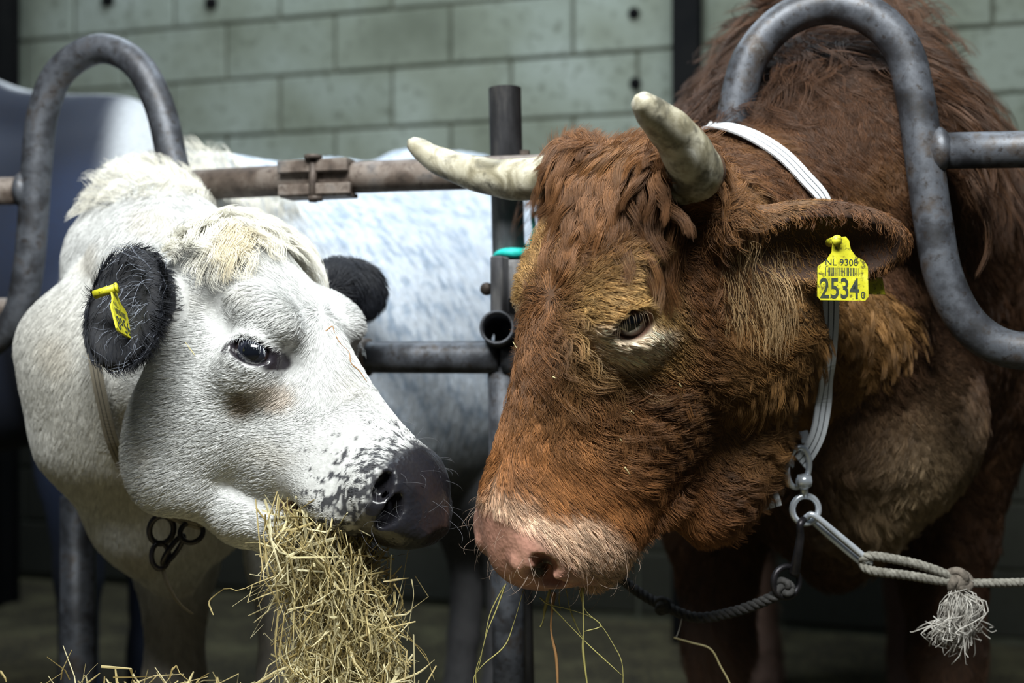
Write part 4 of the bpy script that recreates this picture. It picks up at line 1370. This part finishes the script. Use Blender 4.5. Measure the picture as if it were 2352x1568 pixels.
mb = MB().add(*box_geo(P(1848, 1003, 1.56), np.array([.006, 0, .001]), np.array([0, .0015, 0]), np.array([-.002, 0, .008]), .0005)).add(*box_geo(P(1838, 1030, 1.55), np.array([.006, 0, 0]), np.array([0, .003, 0]), np.array([0, 0, .004]), .001))
mb.build('buckle', M['steel'], collar, False)
mb = MB().add(*torus_geo(P(1850, 1170, 1.53), np.array([1., .1, 0]), np.array([0, 0, 1.]), .0180, .0185, .0043))
mb.build('ring', M['steel'], collar)

# --- bright snap hook and rope
snap = empty('snap_hook', P(1925, 1238, 1.525))
tag(snap, 'bright zinc snap hook between the bull collar ring and the grey rope', 'snap hook')
A_, B_ = P(1868, 1190, 1.52), P(1988, 1290, 1.52)
ax_ = unit(B_ - A_); sd = np.cross(ax_, np.array([0, 1., 0]))
loop = [A_ + np.array([-.008, .006, 0]), A_ + sd * .0035 - ax_ * .002, A_ * .6 + B_ * .4 + sd * .0045, B_ + sd * .004, B_ + ax_ * .006 + np.array([0, .006, 0]), B_ - sd * .004 + np.array([0, .012, 0]), A_ * .6 + B_ * .4 - sd * .004 + np.array([0, .013, 0]), A_ - sd * .003 + np.array([0, .014, 0])]
tube('bar', catmull(loop + [loop[0]], 70), .0042, M['steel'], snap, 12)
tube('gate_band', [B_ - ax_ * .006 + sd * .003, B_ + ax_ * .002 + sd * .003], .0062, M['steel'], snap, 12)
rope = empty('rope', P(2200, 1335, 1.515))
tag(rope, 'grey twisted rope with a knot and frayed end clipped to the snap hook', 'rope')
twisted('strand_loop', [P(1990, 1296, 1.525), P(1984, 1282, 1.52), P(2010, 1277, 1.515), P(2085, 1290, 1.515), P(2140, 1306, 1.515), P(2195, 1328, 1.515)], .0062, M['rope'], rope)
twisted('strand_loop', [P(1986, 1284, 1.53), P(1984, 1300, 1.522), P(2010, 1312, 1.515), P(2085, 1321, 1.515), P(2140, 1330, 1.515), P(2195, 1338, 1.515)], .0062, M['rope'], rope)
twisted('rope_end', [P(2195, 1335, 1.515), P(2240, 1339, 1.512), P(2352, 1337, 1.51), P(2500, 1330, 1.505), P(2640, 1318, 1.50), B(2700, 1310, -.03)], .0058, M['rope'], rope)
mb = MB().add(*knot_geo(P(2202, 1334, 1.512), .0145, tr=.0058)).add(*sphere_geo(P(2202, 1334, 1.513), (.015, .012, .015), 14, 9))
mb.build('knot', M['knot'], rope)
r3 = np.random.default_rng(77)
mb = MB()
for i in range(230):
    a = P(2205 + r3.normal() * 9, 1358 + r3.normal() * 6, 1.512 + r3.normal() * .004)
    m1 = P(2215 + r3.normal() * 22, 1395 + r3.normal() * 10, 1.512 + r3.normal() * .012)
    e_ = P(2195 + r3.normal() * 30, 1425 + abs(r3.normal()) * 28, 1.512 + r3.normal() * .015)
    e2_ = e_ + r3.normal(size=3) * .008 - np.array([0, 0, .004])
    mb.add(*tube_geo(catmull([a, m1, e_, e2_], 9), r3.uniform(.0004, .0009), 4))
for i in range(5):
    a = P(2222 + r3.normal() * 6, 1432, 1.508); e_ = P(2222 + r3.normal() * 12, 1478 + r3.normal() * 8, 1.508)
    mb.add(*tube_geo(catmull([a, (a + e_) / 2 + r3.normal(size=3) * .003, e_], 7), .0012, 5))
fr = mb.build('frayed_end', M['frayed'], rope)
fr['kind'] = 'stuff'

# --- dark lead rope
lead = empty('lead_rope', P(1690, 1400, 1.55))
tag(lead, 'dark dirty rope with an iron ring hanging slack under the bull chin', 'rope')
tube('hook_strap', catmull([P(1846, 1192, 1.52), P(1838, 1205, 1.512), P(1838, 1235, 1.515), P(1831, 1280, 1.52), P(1824, 1318, 1.53)], 24), np.r_[np.full(8, .0048), np.linspace(.0048, .0075, 16)], M['black_iron'], lead, 10)
mesh_obj('iron_ring', *torus_geo(P(1806, 1336, 1.53), unit((.9, .35, .1)), unit((-.1, 0, 1)), .0205, .0205, .0042), M['black_iron'], lead)
stx = lg + np.array([.02, -.02, 0])
pl = [P(1806, 1352, 1.53), P(1780, 1368, 1.53), P(1740, 1386, 1.54), P(1680, 1406, 1.55), P(1600, 1418, 1.56), P(1530, 1393, 1.58), P(1480, 1368, 1.60), P(1425, 1328, 1.62), P(1340, 1262, 1.62), P(1240, 1205, 1.62), np.array([stx[0] + .01, stx[1], .70])]
twisted('rope_length', pl, .0072, M['dark_rope'], lead, 220, .026)
mb = MB().add(*knot_geo(P(1524, 1391, 1.58), .010, tr=.005)).add(*sphere_geo(P(1524, 1391, 1.58), .0115, 12, 8))
mb.build('knot', M['dark_rope'], lead)
mesh_obj('ring_hitch', *knot_geo(P(1800, 1350, 1.528), .011, tr=.005, seed=2), M['dark_rope'], lead)
tube('fibre', catmull([P(1566, 1420, 1.56), P(1560, 1445, 1.56), P(1552, 1466, 1.56)], 10), .0008, M['frayed'], lead, 5)
hs = tube('hay_stalk', catmull([P(1548, 1464, 1.56), P(1590, 1476, 1.56), P(1632, 1490, 1.56), P(1655, 1530, 1.56), P(1678, 1575, 1.56), P(1690, 1640, 1.56)], 24), .0013, M['hay'], None, 6)
tag(hs, 'long pale hay stalk caught on the dark slack rope', 'hay stalk')

# --- cow collar
pts = []; outs = []
for px, py in ((262, 600), (225, 690), (214, 770), (221, 850), (238, 935), (258, 1012), (288, 1080)):
    p_, n_ = hit(bvh_cow, px, py, .03, 1.50)
    if p_ is None: p_, n_ = P(px, py, 1.55), np.array([-.5, -.8, 0])
    if py < 740: p_ = P(px, py, 1.60); n_ = np.array([-.7, -.7, .2])
    pts.append(P(px, py, min(p_[1], 1.62))); outs.append(unit(n_ + np.array([0, -.4, 0])))
d0 = pts[-1][1]
for (px, py), k in zip(((322, 1130), (368, 1168), (412, 1190), (455, 1204)), (.2, .4, .6, .8)):
    pts.append(P(px, py, d0 * (1 - k) + 1.50 * k)); outs.append(np.array([-.5, -.75, -.45]))
ccol = empty('collar', tuple(pts[6]))
tag(ccol, 'soiled tan webbing collar with dark stripes round the white cow neck', 'collar')
top_ = P(300, 560, 1.62)
pa = []; na = []
for px, py in ((232, 560), (212, 640), (208, 705)):
    p_, n_ = hit(bvh_cow, px, py, .012)
    pa.append(p_ if p_ is not None else P(px, py, 1.62)); na.append(n_ if n_ is not None else np.array([-.5, -.8, 0]))
ribbon('strap', pts, outs, .0172, .003, M['old_strap'], ccol, 100)
fp, fn = far_half(bvh_cow, pts[0], pts[-1], (.55, .83, 0), .11, 11, .28)
ribbon('strap', [pts[0]] + fp + [pts[-1]], [outs[0]] + fn + [outs[-1]], .017, .003, M['old_strap'], ccol, 90)
rc = P(371, 1216, 1.555)
mesh_obj('ring', *torus_geo(rc, unit((1, .2, .05)), unit((.05, -.1, 1)), .0160, .0195, .0042), M['black_iron'], ccol)
mesh_obj('chain_link', *torus_geo(P(368, 1276, 1.553), unit((.9, .5, 0)), unit((-.05, .05, 1)), .0115, .0175, .0036), M['black_iron'], ccol)
mesh_obj('chain_link', *torus_geo(P(398, 1262, 1.55), unit((.5, .8, .2)), unit((.6, 0, 1)), .0115, .022, .0036), M['black_iron'], ccol)
mesh_obj('ring', *torus_geo(P(440, 1222, 1.53), unit((1, .3, .3)), unit((-.3, 0, 1)), .0150, .0135, .0036), M['black_iron'], ccol)
ribbon('strap_tail', [P(372, 1290, 1.56), P(378, 1322, 1.555), P(392, 1355, 1.555), P(412, 1385, 1.56), P(440, 1408, 1.57)], [np.array([-.75, -.6, -.2])] * 5, .012, .0022, M['old_strap'], ccol, 24)

# --- ear tags
def text_mesh(s, x0, y0, x1, y1, bold=.0):
    cu = bpy.data.curves.new('t', 'FONT')
    cu.body = s
    cu.offset = bold
    o = bpy.data.objects.new('t', cu)
    COL.objects.link(o)
    bpy.context.view_layer.update()
    me = bpy.data.meshes.new_from_object(o.evaluated_get(bpy.context.evaluated_depsgraph_get()))
    v = np.array([q.co[:] for q in me.vertices]); f = [tuple(p.vertices) for p in me.polygons]
    bpy.data.objects.remove(o); bpy.data.curves.remove(cu); bpy.data.meshes.remove(me)
    lo_, hi_ = v.min(0), v.max(0)
    X = x0 + (v[:, 0] - lo_[0]) / (hi_[0] - lo_[0]) * (x1 - x0)
    Y = y1 + (v[:, 1] - lo_[1]) / (hi_[1] - lo_[1]) * (y0 - y1)
    return np.stack([X, Y], 1), f

OUT = [(-58, 613), (-38, 598), (-25, 580), (-22, 558), (-12, 545), (8, 543), (16, 552), (20, 572), (32, 588), (52, 598), (60, 611), (61, 680), (53, 689), (-52, 689), (-59, 681)]
def ear_tag(name, O, U, Wd, Nn, number, label, text):
    """template in units of the photographed tag; O is the button, U right, Wd down, Nn towards the reader"""
    k = 1.36 / F
    def m3(x, y, z=0.0): return O + U * (x * k) + Wd * ((y - 553) * k) + Nn * z
    root = empty(name, tuple(O))
    tag(root, label, 'ear tag', 'yellow ear tags')
    n = len(OUT)
    V = [m3(x, y, .0011) for x, y in OUT] + [m3(x, y, -.0011) for x, y in OUT]
    Fc = [tuple(range(n))[::-1], tuple(range(n, 2 * n))] + [(i, (i + 1) % n, n + (i + 1) % n, n + i) for i in range(n)]
    pn = mesh_obj('panel', V, Fc, M['yellow'], root, False)
    b = m3(-16, 553, .001)
    mb = MB().add(*tube_geo([b - Nn * .022, b + Nn * .006], .0052, 14)).add(*tube_geo([b + Nn * .004, b + Nn * .0065], .0062, 14))
    mb.build('button', M['yellow'], root)
    mb = MB()
    for s, x0, y0, x1, y1, bo in text:
        v, f = text_mesh(s, x0, y0, x1, y1, bo)
        mb.add([m3(x, y, .0014) for x, y in v], f)
    mb.build('lettering', M['ink'], pn, False)
    rr = np.random.default_rng(5)
    mb = MB(); x = -41
    while x < 37:
        w = rr.choice([.8, 1.2, 2.0, 2.6])
        mb.add([m3(x, 614.5, .0013), m3(x + w, 614.5, .0013), m3(x + w, 633, .0013), m3(x, 633, .0013)], [(0, 1, 2, 3)])
        x += w + rr.choice([1.0, 1.4, 2.2])
    mb.build('bar_code', M['ink'], pn, False)
    return root, m3
tO = P(1934, 553, 1.35)
tU = unit(np.array([1, .10, -.012])); tN = unit(np.array([.05, -1, .02])); tW = np.array([.0, -.02, -1.0])
tg, m3 = ear_tag('ear_tag', tO, tU, unit(tW), tN, '2534', 'yellow ear tag printed 2534 hanging in the brown bull ear',
    [('NL 9308', -40, 594.5, 36, 609.5, .0), ('2534', -53, 638, 39, 685, .012), ('0', 43, 668, 53, 684, .0)])
mb = MB().add(*box_geo(P(2008, 656, 1.44), tU * .0125, tN * .001, np.array([.002, 0, -.011]), .0005))
mb.add(*tube_geo([P(1920, 553, 1.36), P(1940, 570, 1.44)], .003, 8))
mb.add(*box_geo(P(1975, 615, 1.442), tU * .02, tN * .001, np.array([.004, 0, -.028]), .0005))
mb.build('back_panel', M['yellow'], tg, False)
cO = P(261, 668, 1.335)
cW = unit(P(291, 782, 1.322) - cO); cU = unit(np.array([-.05, .99, 0.0])); cU = unit(cU - cW * (cU @ cW)); cN = unit(np.cross(cU, cW))
if cN @ P(270, 720, 1.0) - cN[2] * H > 0: cN = -cN
cg, m3 = ear_tag('ear_tag', cO, cU * .86, cW * .80, cN, '8956', 'yellow ear tag printed 8956 hanging edge on in the black ear',
    [('NL', -40, 594.5, -8, 609.5, .0), ('8956', -50, 640, 44, 683, .010)])
mb = MB().add(*box_geo(P(219, 762, 1.44), np.array([.0012, .004, 0]), np.array([0, .022, 0]), np.array([0, 0, .013])))
mb.build('back_panel', M['yellow'], cg, False)

# --- hay
def blade(mb, p, r, rng, flat=.45):
    path = np.asarray(p); T, N, Bv = frames(path)
    n = len(path); tw = rng.uniform(0, 3)
    V = []
    for i in range(n):
        a = tw + i * .15
        u = N[i] * math.cos(a) + Bv[i] * math.sin(a); w = np.cross(T[i], u)
        k = r * (1 - .5 * (i / (n - 1)) ** 3)
        V += [path[i] + u * k, path[i] + w * k * flat, path[i] - u * k, path[i] - w * k * flat]
    Fc = []
    for i in range(n - 1):
        for j in range(4):
            l = (j + 1) % 4
            Fc.append((i * 4 + j, i * 4 + l, i * 4 + 4 + l, i * 4 + 4 + j))
    Fc += [(3, 2, 1, 0), (n * 4 - 4, n * 4 - 3, n * 4 - 2, n * 4 - 1)]
    mb.add(V, Fc)
hr = np.random.default_rng(21)
mc = ww(.055, .155, -.140)
dm = mc[1] - .015
cen = [(1185, 690, 45), (1215, 715, 80), (1260, 742, 108), (1310, 755, 118), (1380, 768, 122), (1450, 775, 124), (1568, 800, 128), (1700, 815, 120), (1800, 822, 90)]
cen = np.array(cen, float)
mb = MB()
for i in range(3000):
    y = 1190 + 590 * hr.random() ** .9
    cx, hw = np.interp(y, cen[:, 0], cen[:, 1]), np.interp(y, cen[:, 0], cen[:, 2])
    u = hr.uniform(-1, 1); v = hr.uniform(-1, 1) * math.sqrt(max(0, 1 - u * u))
    if 1360 < y < 1470 and u < -.35 and hr.random() < .7: continue
    c = P(cx + u * hw, y, dm + .012 + v * .05)
    L = hr.uniform(.022, .075) if hr.random() < .8 else hr.uniform(.08, .15)
    d = unit(np.array([hr.normal() * .55 + u * .15, hr.normal() * .45, -1.0 + hr.normal() * .65]))
    bend = hr.normal(size=3) * L * .28
    kk = hr.normal(size=3) * L * .06
    p = [c - d * L / 2, c - d * L * .2 + bend * .35 + kk, c + bend * .5, c + d * L * .25 + bend * .35 - kk, c + d * L / 2]
    if c[2] + L / 2 > mc[2] + .01 + .25 * abs(u) * 0: 
        p = [q - np.array([0, 0, max(0, c[2] + L / 2 - mc[2] - .012)]) for q in p]
    blade(mb, p, hr.choice([.0006, .0008, .0011, .0016, .0021], p=[.25, .3, .25, .14, .06]), hr)
for pp in ([(632, 1322), (590, 1338), (548, 1356), (520, 1350), (492, 1368), (480, 1382), (484, 1398), (490, 1412)], [(880, 1425), (930, 1460), (975, 1500), (998, 1562)],
           [(870, 1490), (930, 1520), (945, 1532)], [(900, 1568), (960, 1545), (998, 1515)], [(830, 1330), (880, 1380), (940, 1462), (985, 1520)], [(945, 1330), (950, 1370), (938, 1440), (935, 1470)],
           [(640, 1400), (632, 1480), (638, 1540), (650, 1620)], [(880, 1335), (940, 1327)], [(905, 1340), (925, 1380), (915, 1410)], [(800, 1250), (815, 1240), (828, 1265), (822, 1290)], [(850, 1280), (840, 1262)]):
    blade(mb, catmull([P(x, y, dm - .02) for x, y in pp], 14), .0013, hr)
hb_ = mb.build('hay_bundle', M['hay'], None, False)
tag(hb_, 'thick bundle of dry hay hanging from the white cow mouth', 'hay', kind='stuff')

def stalk(pp, r, m, label, d=1.375):
    mb = MB()
    blade(mb, catmull([P(x, y, d) for x, y in pp], 26), r, hr, .5)
    o = mb.build('hay_stalk', m, None, True)
    tag(o, label, 'hay stalk', 'hay stalks hanging from the bull mouth')
GSL = ['long kinked greenish hay stalk hanging under the bull nostril', 'long thin hay stalk twined beside the kinked stalk under the bull nostril', 'slack curved hay stalk sweeping towards the kinked stalk ends',
       'very short straight hay stalk poking from the bull lower lip', 'pale straight hay stalk slanting across the brown dead blade', 'long pale hay stalk drooping in a wide arc from the bull lip',
       'thin bent hay stalk between the brown blade and the olive stem', 'short hooked hay stalk bent back against the olive stem']
for pp in ([(1162, 1340), (1142, 1395), (1120, 1448), (1106, 1500), (1093, 1545), (1098, 1610)], [(1158, 1345), (1126, 1408), (1113, 1470), (1100, 1530), (1088, 1560), (1092, 1600)],
           [(1202, 1355), (1182, 1425), (1160, 1482), (1112, 1524), (1092, 1548)], [(1286, 1352), (1284, 1376), (1288, 1402)], [(1268, 1394), (1312, 1440), (1362, 1490), (1430, 1552)],
           [(1240, 1372), (1262, 1388), (1310, 1400), (1370, 1425), (1412, 1485), (1430, 1530), (1430, 1610)], [(1300, 1352), (1310, 1400), (1330, 1450), (1342, 1466)], [(1330, 1352), (1345, 1402), (1380, 1436), (1342, 1450)]):
    stalk(pp, .0010, M['green_hay'], GSL.pop(0), 1.375 + hr.uniform(-.015, .02))
stalk([(1264, 1352), (1252, 1398), (1247, 1425), (1241, 1440)], .0022, M['green_hay'], 'short thick green hay blade hanging from the brown bull mouth')
stalk([(1272, 1360), (1268, 1400), (1266, 1450), (1278, 1510), (1281, 1590)], .0028, M['brown_hay'], 'flat brown dead blade hanging from the brown bull mouth', 1.37)
stalk([(1338, 1350), (1340, 1440), (1340, 1500), (1352, 1600)], .0020, M['green_hay'], 'long straight olive hay stem hanging from the brown bull mouth', 1.36)

# heap of hay on the feed passage floor
hp = np.array([-.46, 1.33, 0])
fd = Field(axis(-1.05, .15, -1.05, .15, .02, .03), axis(.85, 1.85, .9, 1.8, .02, .03), axis(-.02, .62, -.02, .6, .02, .03))
fd.ell(hp + (0, 0, .10), (.40, .30, .425), k=.05)
fd.ell(hp + (.05, -.1, .05), (.45, .28, .22), k=.05)
fd.ell(hp + (-.1, .05, .05), (.42, .30, .26), k=.05)
fd.V = np.maximum(fd.V, (.002 - fd.ax[2])[None, None, :])
HV, HQ = fd.mesh()
HN = vnormals(HV, HQ)
mb = MB()
mb.add(HV, HQ)
idx = hr.choice(len(HV), 1500, p=(lambda w_: w_ / w_.sum())(.15 + (HV[:, 2] > .3) * 1.0))
for i in idx:
    c = HV[i] + HN[i] * hr.uniform(0, .02)
    L = hr.uniform(.04, .12)
    d = unit(hr.normal(size=3) * np.array([1, 1, .35]) + HN[i] * .25)
    bend = hr.normal(size=3) * L * .2
    blade(mb, [c - d * L / 2, c - d * L * .15 + bend * .4, c + d * L * .2 + bend * .4, c + d * L / 2], hr.choice([.0008, .0012, .0018]), hr)
for (x0, y0, x1, y1) in ((140, 1560, 165, 1492), (160, 1560, 108, 1508), (232, 1530, 300, 1535), (300, 1535, 320, 1568), (390, 1555, 405, 1528), (200, 1565, 230, 1545), (405, 1528, 440, 1568), (0, 1540, 14, 1566), (450, 1568, 480, 1545), (260, 1555, 365, 1552)):
    a = P(x0, y0, 1.36); b = P(x1, y1, 1.36)
    blade(mb, [a, a * .6 + b * .4 + hr.normal(size=3) * .004, b], .0016, hr)
ho = mb.build('hay_heap', M['hay'], None, False)
tag(ho, 'heap of loose hay on the floor in front of the white cow', 'hay', kind='stuff')

# bits of straw caught in the coats
def fleck(bv, pp, r, m, label, group, off=.012):
    q = [hit(bv, *p_, off=off)[0] for p_ in pp]
    if any(x is None for x in q): return
    mb = MB(); blade(mb, catmull(q, max(6, 4 * len(q))), r, hr)
    tag(mb.build('straw_fleck', m, None, True), label, 'straw', group)
fleck(bvh_cow, [(762, 782), (772, 800), (790, 818), (798, 845), (815, 862), (832, 888)], .0010, M['brown_hay'], 'crooked brown twig lying on the white cow forehead', None, .010)
fleck(bvh_cow, [(436, 790), (445, 802), (460, 820)], .0011, M['hay'], 'short curled straw on the white cow temple beside the eye', None, .010)
fleck(bvh_cow, [(740, 770), (752, 760), (758, 775)], .0009, M['brown_hay'], 'tiny brown straw on the white cow brow above the twig', None, .010)
FL = (([(1440, 936), (1447, 942)], 'tiny pale straw grain on the bull cheek straight below the eye'), ([(1422, 1068), (1433, 1086)], 'slanting pale straw fleck low on the bull cheek above the muzzle'),
      ([(1206, 792), (1212, 804)], 'pale straw grain on the bull nose bridge below the hair whorl'), ([(1270, 486), (1290, 483)], 'thin pale straw lying across the bull forelock'),
      ([(1275, 862), (1281, 866)], 'tiny straw dot midway down the bull nose bridge'), ([(1545, 872), (1550, 880)], 'tiny yellowish straw dot on the bull cheek towards the jaw'),
      ([(1415, 1000), (1420, 1008)], 'minute straw dot between the cheek grain and the slanting fleck'))
for a, lb in FL:
    fleck(bvh_bull, a, .0011, M['hay'], lb, 'straw flecks in the bull coat', .016)

print('hair strands', sum(len(h.curves) for h in bpy.data.hair_curves))
